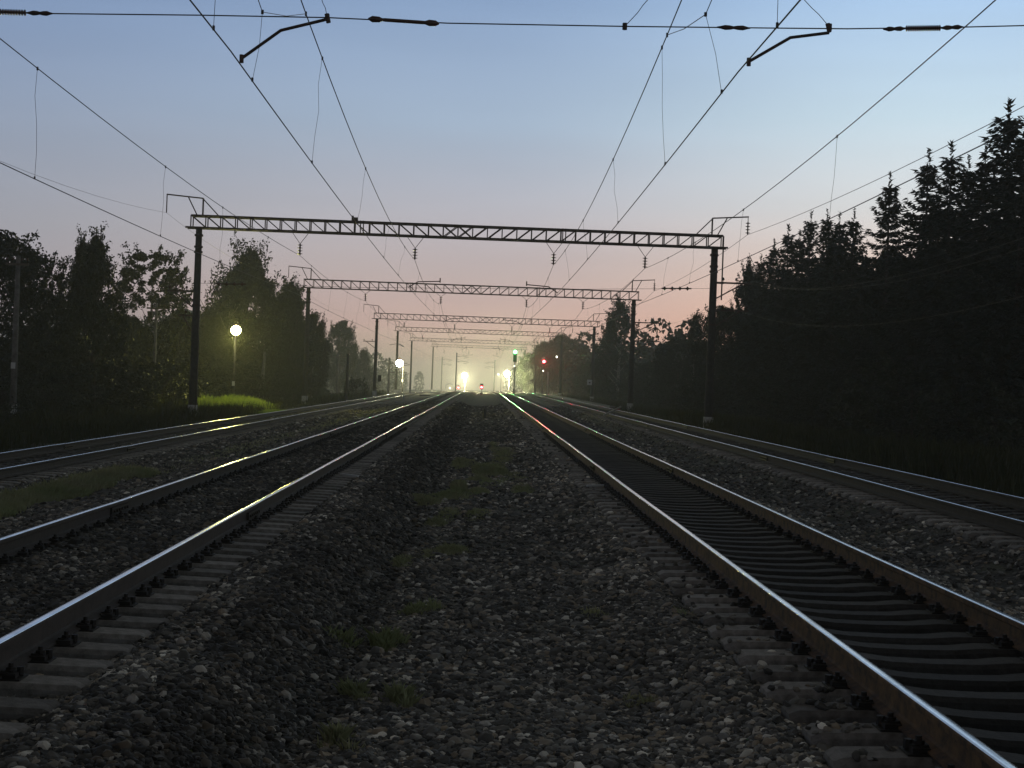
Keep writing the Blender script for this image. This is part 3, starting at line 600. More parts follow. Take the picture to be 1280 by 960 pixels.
# ------------------------------------------------------------------ signals
def emis(name, c, s_): return mat(name, tuple(v * .8 for v in c), .3, emit=c, es=s_)
GREENL = emis('green_lens', (.12, 1, .25), 40); REDL = emis('red_lens', (1, .05, .06), 40); WHITEL = emis('white_lens', (1, .97, .75), 9)
def signal_mast(Y, px, py, basepx, label, lens, col, watts, n_as, lit, low_light=None, lr=.16, spot=50):
    p = at(px, py, Y); xb = at(basepx, 488, Y).x; zb = gzf(xb, Y); SG = empty('signal_mast', (xb, Y, zb)); org = tuple(SG.location); tag(SG, label, 'railway signal', 'colour light signals')
    hh = n_as * .42 + .3; ztop = p.z + .3 + lit * .42
    m = MB(org); m.tube([(xb, Y + .1, zb), (xb, Y + .1, ztop - .1)], [.11, .08], 10); m.build('mast', CONC, SG, True)
    m = MB(org); m.box((p.x, Y, ztop - hh / 2), (.62, .06, hh)); m.box((p.x, Y + .12, ztop - hh / 2), (.34, .2, hh - .1)); hd = m.build('signal_head', BLACKP, SG)
    for q in range(n_as):
        zc = ztop - .3 - q * .42; m = MB(org)
        m.tube([(p.x, Y - .02, zc), (p.x, Y - .07, zc)], lr * .8, 16); le = m.build('lens', lens if q == lit else BLACKP, hd)
        m = MB(org)                                    # hood over the lens
        for t_ in range(9):
            a0 = math.pi * t_ / 9 ; a1 = math.pi * (t_ + 1) / 9; r_ = lr
            vv = [(p.x + r_ * math.cos(a), yy, zc + r_ * math.sin(a)) for a in (a0, a1) for yy in (Y - .03, Y - .26)]
            k = len(m.v); m.v += [Vector(v) for v in vv]; m.f.append((k, k + 1, k + 3, k + 2))
        m.build('visor', BLACKP, hd)
    m = MB(org); m.box((xb, Y - .1, zb + .55), (.45, .3, .7)); m.build('relay_box', CONC, SG)
    m = MB(org)
    for sx_ in (-.2, .2): m.bar((xb + sx_, Y + .35, zb), (xb + sx_, Y + .35, ztop - hh * .6), .03)
    z_ = zb + .3
    while z_ < ztop - hh * .6: m.bar((xb - .2, Y + .35, z_), (xb + .2, Y + .35, z_), .02); z_ += .35
    m.build('ladder', STEEL, SG)
    glow('signal_light', (p.x, Y - .35, p.z), col, watts, SG, .06, spot)
    if low_light:
        q_ = at(*low_light, Y - .15); m = MB(org); m.tube([(q_.x, Y - .1, q_.z), (q_.x, Y - .16, q_.z)], .09, 12); m.build('lower_lamp', WHITEL, SG)
    return SG
signal_mast(250, 644, 440, 642.5, 'tall signal mast showing a green light', GREENL, (.1, 1, .15), 8000, 4, 0, (643, 457.5), .34)
signal_mast(262, 680, 452, 677.5, 'signal mast right of the green one, showing a red light', REDL, (1, .03, .04), 8000, 2, 0, (679, 463.5), .32)
def dwarf(Y, px, py, label, watts, lr):
    p = at(px, py, Y); zb = gzf(p.x, Y); SG = empty('dwarf_signal', (p.x, Y, zb)); org = tuple(SG.location); tag(SG, label, 'railway signal', 'low red signals')
    m = MB(org); m.box((p.x, Y, zb + .1), (.5, .4, .3)); m.tube([(p.x, Y, zb + .1), (p.x, Y, p.z)], .06, 8); m.build('footing', CONC, SG)
    m = MB(org); m.box((p.x, Y + .1, p.z + .12), (.5, .3, .95)); hd = m.build('signal_head', BLACKP, SG)
    m = MB(org); m.tube([(p.x, Y - .04, p.z), (p.x, Y - .1, p.z)], lr, 16); m.build('lens', REDL, hd)
    m = MB(org); m.tube([(p.x, Y - .04, p.z + .38), (p.x, Y - .1, p.z + .38)], lr * .8, 16); m.build('lens', BLACKP, hd)
    glow('signal_light', (p.x, Y - .3, p.z), (1, .03, .03), watts, SG, .06, 50)
dwarf(245, 602, 484, 'low red signal straight ahead between the two middle tracks', 450, .17)
dwarf(380, 573, 484.5, 'dim low red signal in the mist beside the left tracks', 450, .22)
# the small white lamp on the right post of the fourth gantry is carried by its own arm
p = at(696, 446, 223.5); LB = empty('bracket_lamp', (GX[3][1], 224, p.z)); org = tuple(LB.location); tag(LB, 'tiny pale lamp fixed to the right post of the fourth gantry', 'lamp')
m = MB(org); m.tube([(GX[3][1] - .15, 223.8, p.z - .1), (p.x, 223.6, p.z + .15)], .03, 6); m.build('arm', STEEL, LB)
m = MB(org); m.tube([(p.x, 223.6, p.z + .12), (p.x, 223.6, p.z + .05), (p.x, 223.6, p.z - .08), (p.x, 223.6, p.z - .14)], [.04, .09, .09, .03], 10); m.build('lamp_glass', WHITEL, LB, True)
p = at(500, 430.5, 223.5); LB = empty('bracket_lamp', (GX[3][0], 224, p.z)); org = tuple(LB.location); tag(LB, 'unlit lamp on an arm across the left post of the fourth gantry', 'lamp')
m = MB(org); q_ = at(487, 431, 223.5); m.tube([q_, (GX[3][0], 223.7, p.z + .08), p, at(503, 433, 223.5)], .04, 6); m.build('arm', STEEL, LB); m = MB(org); m.tube([at(499, 430, 223.3), at(505, 433.5, 223.3)], [.1, .06], 8); m.build('lamp_head', PALE, LB, True)

# ------------------------------------------------------------------ poles beside the line
def wood_pole(x, Y, ztop, label, grp=None, m_=CONC, arm=0, plate=None, r=(.15, .09), foot=False, lean=0, strut=0, name='telegraph_pole', zb=None):
    zb = gzf(x, Y) - .05 if zb is None else zb; P_ = empty(name, (x, Y, zb)); org = tuple(P_.location); tag(P_, label, 'pole', grp)
    top = (x + lean, Y, ztop); m = MB(org); m.tube([(x, Y, zb), top], list(r), 10); po = m.build('shaft', m_, P_, True)
    if foot: m = MB(org); m.tube([(x, Y, zb - .02), (x, Y, zb + 1.0)], [r[0] + .03, r[0] + .015], 10); m.build('foot', WHITEW, P_, True)
    if plate: m = MB(org); m.box((x + lean * .3, Y - r[0] - .02, plate), (.18, .03, .26)); m.build('number_plate', PALE, po)
    if arm:
        m = MB(org); m.box((x + lean, Y - .12, ztop - .35), (arm, .08, .1)); ar = m.build('cross_arm', WOOD, P_)
        for q in (-.45, -.2, .2, .45):
            m = MB(org); xp = x + lean + q * arm; m.tube([(xp, Y - .12, ztop - .3), (xp, Y - .12, ztop - .2), (xp, Y - .12, ztop - .19), (xp, Y - .12, ztop - .1), (xp, Y - .12, ztop - .07)], [.012, .012, .055, .045, .02], 8); m.build('pin_insulator', CERAM, ar, True)
    if strut: m = MB(org); m.tube([(x + strut, Y, zb), (x + lean * .85, Y, zb + (ztop - zb) * .8)], [r[0] * .8, r[1]], 8); m.build('strut', m_, P_, True)
    return P_
def px2x(px, Y): return at(px, 470, Y).x
gp = 'thin poles among the left-hand trees'
wood_pole(px2x(17.5, 63), 63, 4.55 + HC, 'leftmost pole, with a cross-arm and pale foot, at the left edge', gp, CONC, .95, at(20, 457, 63).z, (.15, .09), True)
wood_pole(px2x(192.5, 96), 96, 4.25 + HC, 'slim pole with a cross-arm standing left of the nearest gantry post', gp, CONC, 1.2, at(193, 465, 96).z, (.12, .08))
wood_pole(px2x(176, 112), 112, at(176, 420, 112).z, 'short thin pole before the trees, left of the slim cross-arm pole', gp, CONC, 0, None, (.12, .09))
wood_pole(px2x(328, 122), 122, at(331, 440, 122).z, 'leaning grey pole with a strut, right of the yellow street lamp', gp, CONC, 0, None, (.16, .1), lean=.12, strut=-.35)
wood_pole(px2x(434, 135), 135, at(433, 442, 135).z, 'dark bare post standing against the misty trees', gp, DARKPOLE, 0, None, (.14, .11), name='post')
wood_pole(px2x(422, 190), 190, at(422, 443, 190).z, 'faint telegraph pole with cross-arms in the mist at left', gp, CONC, 1.9, None, (.13, .1))
wood_pole(px2x(685, 262), 262, at(684.5, 465, 262).z, 'pale short post just right of the red signal mast', None, WHITEW, 0, gzf(11, 262) + .8, (.14, .12), name='post')
# far masts with cantilevers in the mist
for (px, py, Y, sg, lab) in ((570, 441, 430, 1, 'dark catenary mast in the mist left of the central lamp'), (552, 446, 520, 1, 'faint catenary mast far away left of the central lamp'), (486, 447, 262, 1, 'blurred mast in the mist behind the left street lamp'), (618, 450, 520, -1, 'faint catenary mast far off, between the two misty lamps')):
    x = at(px, 470, Y).x; zb = gzf(x, Y); zt = at(px, py, Y).z; MS = empty('catenary_mast', (x, Y, zb)); org = tuple(MS.location); tag(MS, lab, 'catenary mast', 'masts fading into the mist')
    m = MB(org); m.tube([(x, Y, zb), (x, Y, zt)], [.24, .17], 10); m.build('shaft', DARKPOLE, MS, True)
    for zz in (zt - 1.0, zt - 2.6):
        m = MB(org); m.bar((x, Y, zz), (x + sg * 3.2, Y, zz + .1), .09); m.bar((x, Y, zz + .8), (x + sg * 2.6, Y, zz + .1), .05); m.tube([(x + sg * 2, Y, zz - .5), (x + sg * 3.6, Y, zz - .1)], .05, 5); ct = m.build('cantilever', STEEL, MS)
        m = MB(org); m.discs((x + sg * .3, Y, zz + .01), (x + sg * .9, Y, zz + .03), 3, .13, .06); m.build('insulator', CERAM, ct)

# ------------------------------------------------------------------ small things by the track
def tagmb(m, name, mt_, label, cat, grp=None): return tag(m.build(name, mt_), label, cat, grp)
x, Y = at(605.5, 520, 80).x, 80; z = gzf(x, Y); m = MB((x, Y, z)); m.tube([(x, Y, z - .05), (x, Y, z + .5), (x, Y, z + .54)], [.075, .065, .03], 10); tagmb(m, 'marker_post', BLACKP, 'short black stump post in the middle of the gravel path', 'marker post')
x, Y = at(504, 500, 135).x, 135; z = gzf(x, Y); m = MB((x, Y, z)); m.tube([(x, Y, z - .05), (x, Y, z + .62), (x, Y, z + .68)], [.1, .09, .05], 10); m.box((x - .35, Y - 1.2, z + .05), (.7, .5, .12)); tagmb(m, 'marker_post', WHITEW, 'small white clearance post between the two left tracks', 'marker post')
def slat(p, q, w, name, label, grp):
    p = Vector(p); q = Vector(q); m = MB(p); d = (q - p); m.box((p + q) / 2, (d.length, w, .03), rz=math.atan2(d.y, d.x)); return tagmb(m, name, PALE, label, 'stake', grp)
slat(at(734, 609, 25.6), at(756, 605, 25.8), .05, 'marker_stake', 'thin white stake lying on the sleeper ends of the right middle track', 'thin white stakes on the sleepers')
slat(at(427, 591, 26.2), at(448, 597, 25.8), .05, 'marker_stake', 'thin white stake lying on the sleeper ends of the left middle track', 'thin white stakes on the sleepers')
p = Vector((6.75, 66, .04)); q = Vector((6.15, 76, .04))
a = at(757, 518, 77); b_ = at(776, 508.5, 78); cB = MB(a); cB.tube([a - (b_ - a) * .12, a, b_], [.05, .05, .045], 8); tagmb(cB, 'white_pole', WHITEW, 'slanting white pole stub beside the near rail of the far right track', 'pole')
# low concrete edges that catch the lamp light at the crest
for (xa, xb_, ya, yb, lab) in ((4.7, 6.0, 196, 230, 'long pale concrete slab between the two right tracks near the crest'), (10.4, 11.0, 120, 215, 'narrow concrete kerb curving beside the far right track'), (-8.0, -6.6, 190, 235, 'pale concrete slab between the two left tracks near the crest')):
    zc = gzf((xa + xb_) / 2, (ya + yb) / 2); m = MB(((xa + xb_) / 2, ya, zc)); m.box(((xa + xb_) / 2, (ya + yb) / 2, zc + .12), (xb_ - xa, yb - ya, .3)); tagmb(m, 'concrete_slab', CONC, lab, 'slab')
# pale arched shelter far away
p = at(562, 481, 400); zb = gzf(p.x, 400); AS = empty('shelter', (p.x, 400, zb)); org = tuple(AS.location); tag(AS, 'tiny pale arched shelter in the mist left of the dim red signal', 'shelter')
m = MB(org); pr = [(math.cos(math.pi * k / 12) * 1.25, math.sin(math.pi * k / 12) * 1.0) for k in range(13)]
for k in range(12):
    for r0, r1 in ((1, 1),):
        a0, a1 = pr[k], pr[k + 1]; b0 = len(m.v)
        for (ax, az) in (a0, a1):
            for kx, yy in ((1, 0), (1, 3), (.8, 3), (.8, 0)): m.v.append(Vector((p.x + ax * kx, 400 + yy, zb + 1.4 + az * kx)))
        for j in range(4): m.f.append((b0 + j, b0 + (j + 1) % 4, b0 + 4 + (j + 1) % 4, b0 + 4 + j))
m.build('arched_roof', PALE, AS)
m = MB(org); m.box((p.x - 1.12, 401.5, zb + .7), (.2, 3, 1.4)); m.box((p.x + 1.12, 401.5, zb + .7), (.2, 3, 1.4)); m.build('wall', PALE, AS)
m = MB(org); m.tube([(p.x + .1, 399.8, zb + 1.25), (p.x + .1, 399.8, zb + 1.0)], .14, 8); m.build('lamp', WHITEL, AS)
# house behind the left trees
hx, hy = px2x(222, 150), 150; zb = gzf(hx, hy); HS = empty('house', (hx, hy, zb)); org = tuple(HS.location); tag(HS, 'grey gabled house half hidden behind the left trees', 'house')
HW = mat('house_boards', (.16, .15, .14), .9, noise=(3, (.1, .095, .09), .4, .6)); zr = at(222, 386, hy).z; ze = zr - 2.0
m = MB(org); b0 = 0; m.v = [Vector(v) for v in ((hx - 2.6, hy, zb), (hx + 2.6, hy, zb), (hx + 2.6, hy, ze), (hx, hy, zr), (hx - 2.6, hy, ze), (hx - 2.6, hy + 7, zb), (hx + 2.6, hy + 7, zb), (hx + 2.6, hy + 7, ze), (hx, hy + 7, zr), (hx - 2.6, hy + 7, ze))]
m.f = [(0, 1, 2, 3, 4), (9, 8, 7, 6, 5), (1, 6, 7, 2), (5, 0, 4, 9)]; m.build('wall', HW, HS)
m = MB(org); m.bar((hx - 3.0, hy + 3.5, ze - .3), (hx, hy + 3.5, zr + .08), .1, 7.8); m.bar((hx, hy + 3.5, zr + .08), (hx + 3.0, hy + 3.5, ze - .3), .1, 7.8); m.build('roof', mat('roof_sheet', (.09, .09, .09), .7), HS)
m = MB(org); m.box((hx, hy - .02, ze - .2), (.9, .06, 1.1)); m.build('window', BLACKP, HS)

# ------------------------------------------------------------------ trees
def leaves(C_, size, rg, flat=.0, asp=.55, tri=False):
    n = len(C_); u = rg.normal(size=(n, 3)); u /= np.linalg.norm(u, axis=1)[:, None]
    w = rg.normal(size=(n, 3)); w -= (w * u).sum(1)[:, None] * u; w /= np.linalg.norm(w, axis=1)[:, None]
    s_ = size * rg.uniform(.6, 1.35, n)[:, None]
    a = C_ + u * s_; b2 = C_ + w * s_ * asp; c = C_ - u * s_; d = C_ - w * s_ * asp
    return np.stack([a, b2, c, d], 1).reshape(-1, 3), np.arange(4 * n).reshape(-1, 4)
def crown_pts(rg, H, W_, n, z0=.18, shape='round', clumps=60, cr=.16, loose=1.0):
    """clumps of leaves spread through the crown, more of them near its skin"""
    pts = []
    for k in range(clumps):
        t_ = rg.uniform(0, 1) ** .85; z = z0 + (1 - z0) * t_
        if shape == 'round': rad = math.sqrt(max(0, 1 - ((t_ - .45) / .57) ** 2))
        elif shape == 'cone': rad = (1 - t_) ** .75 * (1 if t_ > .12 else .6 + t_ * 3)
        else: rad = (1 - t_ ** 2.2) * (.75 + .25 * math.sin(t_ * 9))
        a = rg.uniform(0, 6.283); rr = rad * rg.uniform(.15, 1) ** .5
        c = np.array([math.cos(a) * rr * W_, math.sin(a) * rr * W_, z * H]); r_ = cr * W_ * rg.uniform(.6, 1.35) * (.55 + .6 * rad)
        m_ = int(n / clumps); q = rg.normal(size=(m_, 3)); q /= np.linalg.norm(q, axis=1)[:, None]
        q *= (rg.uniform(0, 1, m_) ** (.45 / loose))[:, None] * r_; q[:, 2] *= rg.uniform(.65, 1.1)
        q[:, 2] -= .12 * np.abs(q[:, 0]) if shape == 'birch' else 0
        pts.append(c + q)
    cs__ = np.concatenate(pts); return cs__
def limbs_mesh(rg, H, W_, n, r0, top=.9, name='trunk', m_=BARK, z0=.2):
    m = MB(); bend = rg.uniform(-.03, .03, 2) * H
    tr = [Vector((bend[0] * t_ * t_, bend[1] * t_ * t_, H * top * t_)) for t_ in np.linspace(0, 1, 8)]
    m.tube(tr, [r0 * (1 - .88 * t_) for t_ in np.linspace(0, 1, 8)], 8)
    for k in range(n):
        t_ = rg.uniform(z0, .85); p = Vector((bend[0] * t_ * t_, bend[1] * t_ * t_, H * top * t_)); a = rg.uniform(0, 6.283)
        L_ = W_ * rg.uniform(.5, .95) * (1.1 - t_ * .7); d = Vector((math.cos(a), math.sin(a), rg.uniform(.5, 1.1)))
        m.tube([p, p + d * L_ * .35, p + d * L_ * .7 + Vector((0, 0, .1 * L_)), p + d * L_ + Vector((0, 0, .25 * L_))], [r0 * .35 * (1 - .6 * t_), r0 * .22 * (1 - .6 * t_), r0 * .12, .01], 5)
    me = bpy.data.meshes.new(name); me.from_pydata([tuple(v) for v in m.v], [], m.f); me.materials.append(m_); return me
def deciduous(seed, shape, H, W_, n, size, m_, clumps=60, cr=.2, loose=1, z0=.15, bark=BARK, wisps=0):
    rg = np.random.default_rng(seed); P_ = crown_pts(rg, H, W_, n, z0, shape, clumps, cr, loose)
    if wisps:                                         # leafy sprigs that break the outline
        top = []
        for k in range(wisps):
            t_ = rg.uniform(.35, 1); a = rg.uniform(0, 6.283); rad = {'round': math.sqrt(max(0, 1 - ((t_ - .45) / .57) ** 2)), 'cone': (1 - t_) ** .75}.get(shape, 1 - t_ ** 2.2)
            b0 = np.array([math.cos(a) * rad * W_ * .9, math.sin(a) * rad * W_ * .9, H * (z0 + (1 - z0) * t_)]); d = np.array([math.cos(a) * .5, math.sin(a) * .5, 1.0]) * W_ * rg.uniform(.15, .4)
            q = b0 + d * rg.uniform(0, 1, 60)[:, None] + rg.normal(size=(60, 3)) * W_ * .035; top.append(q)
        P_ = np.concatenate([P_] + top)
    V_, Q_ = leaves(P_, size, rg)
    return npmesh('crown', V_, Q_, m_), limbs_mesh(rg, H, W_, 16, H * .02, .9, 'trunk', bark)
def spruce(seed, H, W_, thin=1.0):
    rg = np.random.default_rng(seed); C1 = []; U = []; n_w = int(H * 3.1)
    for k in range(n_w):
        t_ = k / n_w; z = H * (.06 + .93 * t_); L0 = W_ * ((1 - t_) ** .8 * rg.uniform(.7, 1.2)) + .16
        nb = int(6 + 3 * (1 - t_)); ph = rg.uniform(0, 6.28)
        for j in range(nb):
            if rg.random() < .12 * thin: continue
            a = ph + 6.283 * j / nb + rg.uniform(-.25, .25); L_ = L0 * rg.uniform(.6, 1.2); m_ = max(7, int(L_ * 19))
            s_ = np.linspace(.08, 1, m_); up_ = .35 if t_ > .8 else (-.05 - .35 * (1 - t_))
            zz = z + L_ * (up_ * s_ + .28 * s_ ** 3)
            bx_, by_ = np.cos(a) * L_ * s_, np.sin(a) * L_ * s_
            for rep in range(3):
                off = (rng_side := rg.uniform(-1, 1, m_)) * L_ * .24 * (1.05 - s_)
                P_ = np.stack([bx_ - np.sin(a) * off, by_ + np.cos(a) * off, zz - rg.uniform(0, .22, m_) - np.abs(off) * .2], 1)
                D_ = np.stack([np.cos(a) * .6 - np.sin(a) * rng_side * .8, np.sin(a) * .6 + np.cos(a) * rng_side * .8, rg.uniform(-.7, .25, m_)], 1); C1.append(P_); U.append(D_)
    tipn = 26; zt = H * (1 + np.linspace(-.05, .03, tipn)); C1.append(np.stack([rg.normal(size=tipn) * .03, rg.normal(size=tipn) * .03, zt], 1)); U.append(np.stack([rg.normal(size=tipn), rg.normal(size=tipn), np.full(tipn, .9)], 1))
    C_ = np.concatenate(C1); U_ = np.concatenate(U); U_ /= np.linalg.norm(U_, axis=1)[:, None]
    w = rg.normal(size=C_.shape); w -= (w * U_).sum(1)[:, None] * U_; w /= np.linalg.norm(w, axis=1)[:, None]
    L_ = rg.uniform(.12, .26, len(C_))[:, None]; wd = .045
    V_ = np.stack([C_ - U_ * L_ * .4, C_ + w * wd, C_ + U_ * L_, C_ - w * wd], 1).reshape(-1, 3)
    me = npmesh('crown', V_, np.arange(len(V_)).reshape(-1, 4), NEEDLE)
    m = MB(); m.tube([(0, 0, 0), (0, 0, H * .5), (0, 0, H * .97)], [H * .014, H * .008, .015], 8)
    tm = bpy.data.meshes.new('trunk'); tm.from_pydata([tuple(v) for v in m.v], [], m.f); tm.materials.append(BARK)
    return me, tm
def plant(name, meshes, x, Y, h, label, cat, grp, rz=None, sxy=1.0):
    T_ = empty(name, (x, Y, gzf(x, Y) - .05), random.uniform(0, 6.28) if rz is None else rz); tag(T_, label, cat, grp)
    for nm, me in zip(('crown', 'trunk'), meshes):
        o = link(nm, me, T_); o.scale = (h * sxy, h * sxy, h)
    return T_
def place(px, ptop, Y):                                # from a pixel: x, height of the top over the ground
    p = at(px, ptop, Y); return p.x, p.z - gzf(p.x, Y)
SP = [(13.0, spruce(s_, 13, w_, th_)) for s_, w_, th_ in ((1, 2.9, .8), (2, 2.5, 1.2), (3, 3.3, .6), (4, 2.7, 1.1), (5, 2.4, 1.6))]
gS = 'spruces of the dark wood on the right'
front = [(1262, 126, 56, 'tall spruce highest at the right edge of the picture', 1, 1.15), (1284, 150, 54, 'spruce cut by the right edge beside the tallest one', 0, 1.1), (1232, 184, 60, 'pointed spruce left of the tallest right-edge spruce', 3, 1), (1211, 196, 65, 'slim spruce tip between two taller spruces at right', 4, .9),
         (1190, 179, 62, 'tall narrow spruce, second peak in from the right-hand pair', 1, 1), (1161, 188, 66, 'tall spruce just right of the gap in the wood', 4, 1.1), (1113, 217, 73, 'lone-topped spruce standing left of the gap in the wood', 3, 1.15), (1068, 262, 79, 'small spruce tip left of the lone-topped spruce', 4, 1.1),
         (1050, 266, 82, 'broad spruce amid the even-topped stretch of the wood', 2, 1), (1035, 262, 86, 'spruce with a double-looking tip in the even-topped stretch', 0, 1), (1014, 264, 90, 'spruce tip highest left of the even-topped stretch', 1, 1), (1000, 288, 93, 'low spruce filling the step of the wood line', 2, 1), (986, 282, 96, 'spruce where the wood line begins to fall left', 1, 1.1), (968, 300, 100, 'spruce low on the falling wood line at left', 3, 1.1), (952, 318, 105, 'leftmost spruce of the dark wood', 2, 1.1)]
for px, pt, Y, lab, ix, wd in front:
    x, h = place(px, pt, Y); plant('spruce_tree', SP[ix][1], x, Y, h / 13.3, lab, 'spruce', gS, None, wd * (1.2 if Y < 70 else 1))
rr_ = random.Random(5)
for k in range(46):
    Y = 48 + k * 1.45 + rr_.uniform(-1, 1); x = rr_.uniform(18.6, 21) if k % 2 else rr_.uniform(21.5, 25)
    if 69 < Y < 72.5 and x < 22: continue
    h = rr_.uniform(8.4, 10.2) + (.7 if Y > 76 or Y < 64 else 0); ix = rr_.choice((0, 2, 3, 2)); plant('spruce_tree', SP[ix][1], x, Y, h / 13.3, 'dark spruce lost in the black mass of the right-hand wood', 'spruce', gS, None, 1.35)
# broad-leaved trees
D_round = deciduous(21, 'round', 12, 4.6, 30000, .13, LEAF_D, 150, .22, 1, .08, BARK, 50)
D_cone = deciduous(22, 'cone', 12, 4.1, 26000, .12, LEAF_M, 150, .22, 1, .04, BARK, 60)
D_birch = deciduous(23, 'round', 10, 2.9, 15000, .10, LEAF_M, 170, .13, 1.1, .2, BIRCH, 50)
D_big = deciduous(24, 'cone', 14, 7.2, 44000, .15, LEAF_M, 200, .17, 1, .03, BARK, 90)
D_loose = deciduous(25, 'birch', 12, 3.4, 17000, .11, LEAF_M, 190, .13, 1.1, .15, BIRCH, 60)
def tree(kind, H0, px, pt, Y, label, grp=None, sxy=1, rz=None, name='broadleaf_tree'):
    x, h = place(px, pt, Y); return plant(name, kind, x, Y, h / H0, label, 'tree', grp, rz, sxy)
gl = 'broad-leaved trees on the left'
tree(D_round, 12.3, -6, 293, 78, 'big round-crowned tree at the left edge', gl, 1.0, .6)
tree(D_birch, 10.3, 55, 318, 84, 'thin-crowned tree leaning out of the left-edge tree', gl, .8)
tree(D_cone, 13.0, 121, 286, 82, 'pointed bushy tree between the left-edge tree and the birch', gl, .82)
tree(D_cone, 12.3, 103, 302, 86, 'twin top just left of the pointed bushy tree', gl, .5)
tree(D_birch, 10.3, 192, 312, 103, 'airy birch with sky showing through, left of the nearest gantry post', gl, 1.0)
tree(D_round, 12.3, 160, 395, 101, 'low rounded tree under the birch', gl, .9)
tree(D_round, 12.3, 222, 398, 108, 'low tree behind the nearest gantry post', gl, .8)
tree(D_big, 14.5, 312, 312, 142, 'widest dark tree, behind the yellow street lamp', gl, .88)
tree(D_loose, 12.3, 290, 340, 138, 'loose leafy top on the left of the widest tree', gl, .8)
tree(D_cone, 12.3, 262, 385, 132, 'lower bushy tree left of the yellow street lamp', gl, 1.0)
tree(D_cone, 12.3, 362, 355, 146, 'tree on the falling right flank of the widest tree', gl, 1.1)
tree(D_cone, 12.3, 372, 362, 139, 'small pointed tree behind the second gantry post', gl, .45)
tree(D_round, 12.3, 392, 392, 150, 'rounded tree just right of the second gantry post', gl, .5)
tree(D_round, 12.3, 427, 402, 225, 'misty grey tree standing alone left of the third gantry', gl, .62)
tree(D_cone, 12.3, 455, 438, 250, 'small misty tree before the third gantry post', gl, 1.2)
tree(D_cone, 12.3, 398, 456, 170, 'low dark tree at the foot of the misty grey tree', gl, 1.3)
gr_ = 'broad-leaved trees on the right'
tree(D_loose, 12.3, 776, 376, 182, 'tall dark tree behind the second gantry right post', gr_, 1.0)
tree(D_cone, 12.3, 765, 400, 186, 'shoulder tree left of the tall dark tree', gr_, .9)
tree(D_loose, 12.3, 870, 393, 128, 'wispy open-crowned tree left of the nearest gantry right post', gr_, .65)
tree(D_round, 12.3, 850, 425, 140, 'dark round tree at the foot of the wispy tree', gr_, 1.0)
tree(D_round, 12.3, 908, 385, 116, 'leafy tree between the nearest right post and the spruces', gr_, .75)
tree(D_loose, 12.3, 936, 330, 108, 'broad-leaved tree forming the left shoulder of the spruce wood', gr_, .62)
tree(D_round, 12.3, 815, 452, 160, 'low dark tree in the dip of the right skyline', gr_, 1.3)
tree(D_round, 12.3, 702, 419, 292, 'misty tree with lumpy top behind the red signal', gr_, .75)
tree(D_round, 12.3, 684, 428, 310, 'misty round tree between the green and red signals', gr_, .8)
tree(D_cone, 12.3, 724, 438, 270, 'misty low tree right of the fourth gantry', gr_, 1.2)
tree(D_round, 12.3, 664, 442, 340, 'dim tree in the haze close behind the green signal', gr_, .9)
tree(D_round, 12.3, 745, 452, 230, 'low tree under the third gantry right post', gr_, 1.5)
# shrubs
SH = [deciduous(40 + q, 'round', 2.4, 1.7, 2600, .075, LEAF_D if q % 2 else LEAF_M, 40, .3, 1, .0, BARK, 30) for q in range(3)]
def shrub(x, Y, h, label, grp, sx_=1): plant('shrub', SH[rr_.randrange(3)], x, Y, h / 2.4, label, 'shrub', grp, None, sx_)
k = 0
for Y in np.arange(58, 150, 6.2):
    x = -(17.5 + .035 * (Y - 58)) - rr_.uniform(0, 3.4); shrub(x - (2 if Y < 70 else 0), Y, rr_.uniform(1.5, 2.9), 'dark shrub in the hedge of undergrowth left of the tracks', 'undergrowth shrubs on the left', 1.3); k += 1
for Y in np.arange(60, 150, 7.5): shrub(-(24 + rr_.uniform(0, 4)), Y, rr_.uniform(3, 4.6), 'dark shrub in the hedge of undergrowth left of the tracks', 'undergrowth shrubs on the left', 1.4)
for Y in np.arange(46, 200, 7): shrub(17.4 + rr_.uniform(-.6, 1.4) , Y, rr_.uniform(1.6, 3.2), 'dark shrub along the foot of the right-hand wood', 'undergrowth shrubs on the right', 1.3)
x, h = place(447, 480, 150); shrub(-12.7, 150, 1.9, 'small dark bush by the track, left of the third gantry post', None, .9)
# the far woods in the mist
def farwood(x0, x1, y0, y1, h, n, label, sd_):
    rg = np.random.default_rng(sd_); P_ = []
    for q in range(n):
        cx, cy, hh = rg.uniform(x0, x1), rg.uniform(y0, y1), h * rg.uniform(.7, 1.15); zb = gzf(cx, cy)
        m_ = 420; a = rg.uniform(0, 6.283, m_); t_ = rg.uniform(0, 1, m_); rad = np.sqrt(1 - ((t_ - .4) / .61) ** 2) * hh * .3 * rg.uniform(.5, 1, m_)
        P_.append(np.stack([cx + np.cos(a) * rad, cy + np.sin(a) * rad, zb + t_ * hh], 1))
    V_, Q_ = leaves(np.concatenate(P_), .45, rg); tag(link('far_wood', npmesh('far_wood', V_, Q_, LEAF_D)), label, 'woods', kind='stuff')
farwood(-110, -30, 230, 520, 12, 110, 'misty wood far away on the left', 61)
farwood(-80, -27, 420, 760, 9, 70, 'pale wood closing the view left of the centre', 62)
farwood(17, 60, 190, 560, 11, 110, 'misty wood far away on the right', 63)
farwood(14, 60, 500, 900, 13, 60, 'pale wood closing the view right of the centre', 65)
farwood(-110, -42, 60, 230, 6.5, 120, 'wood behind the left-hand trees', 64)

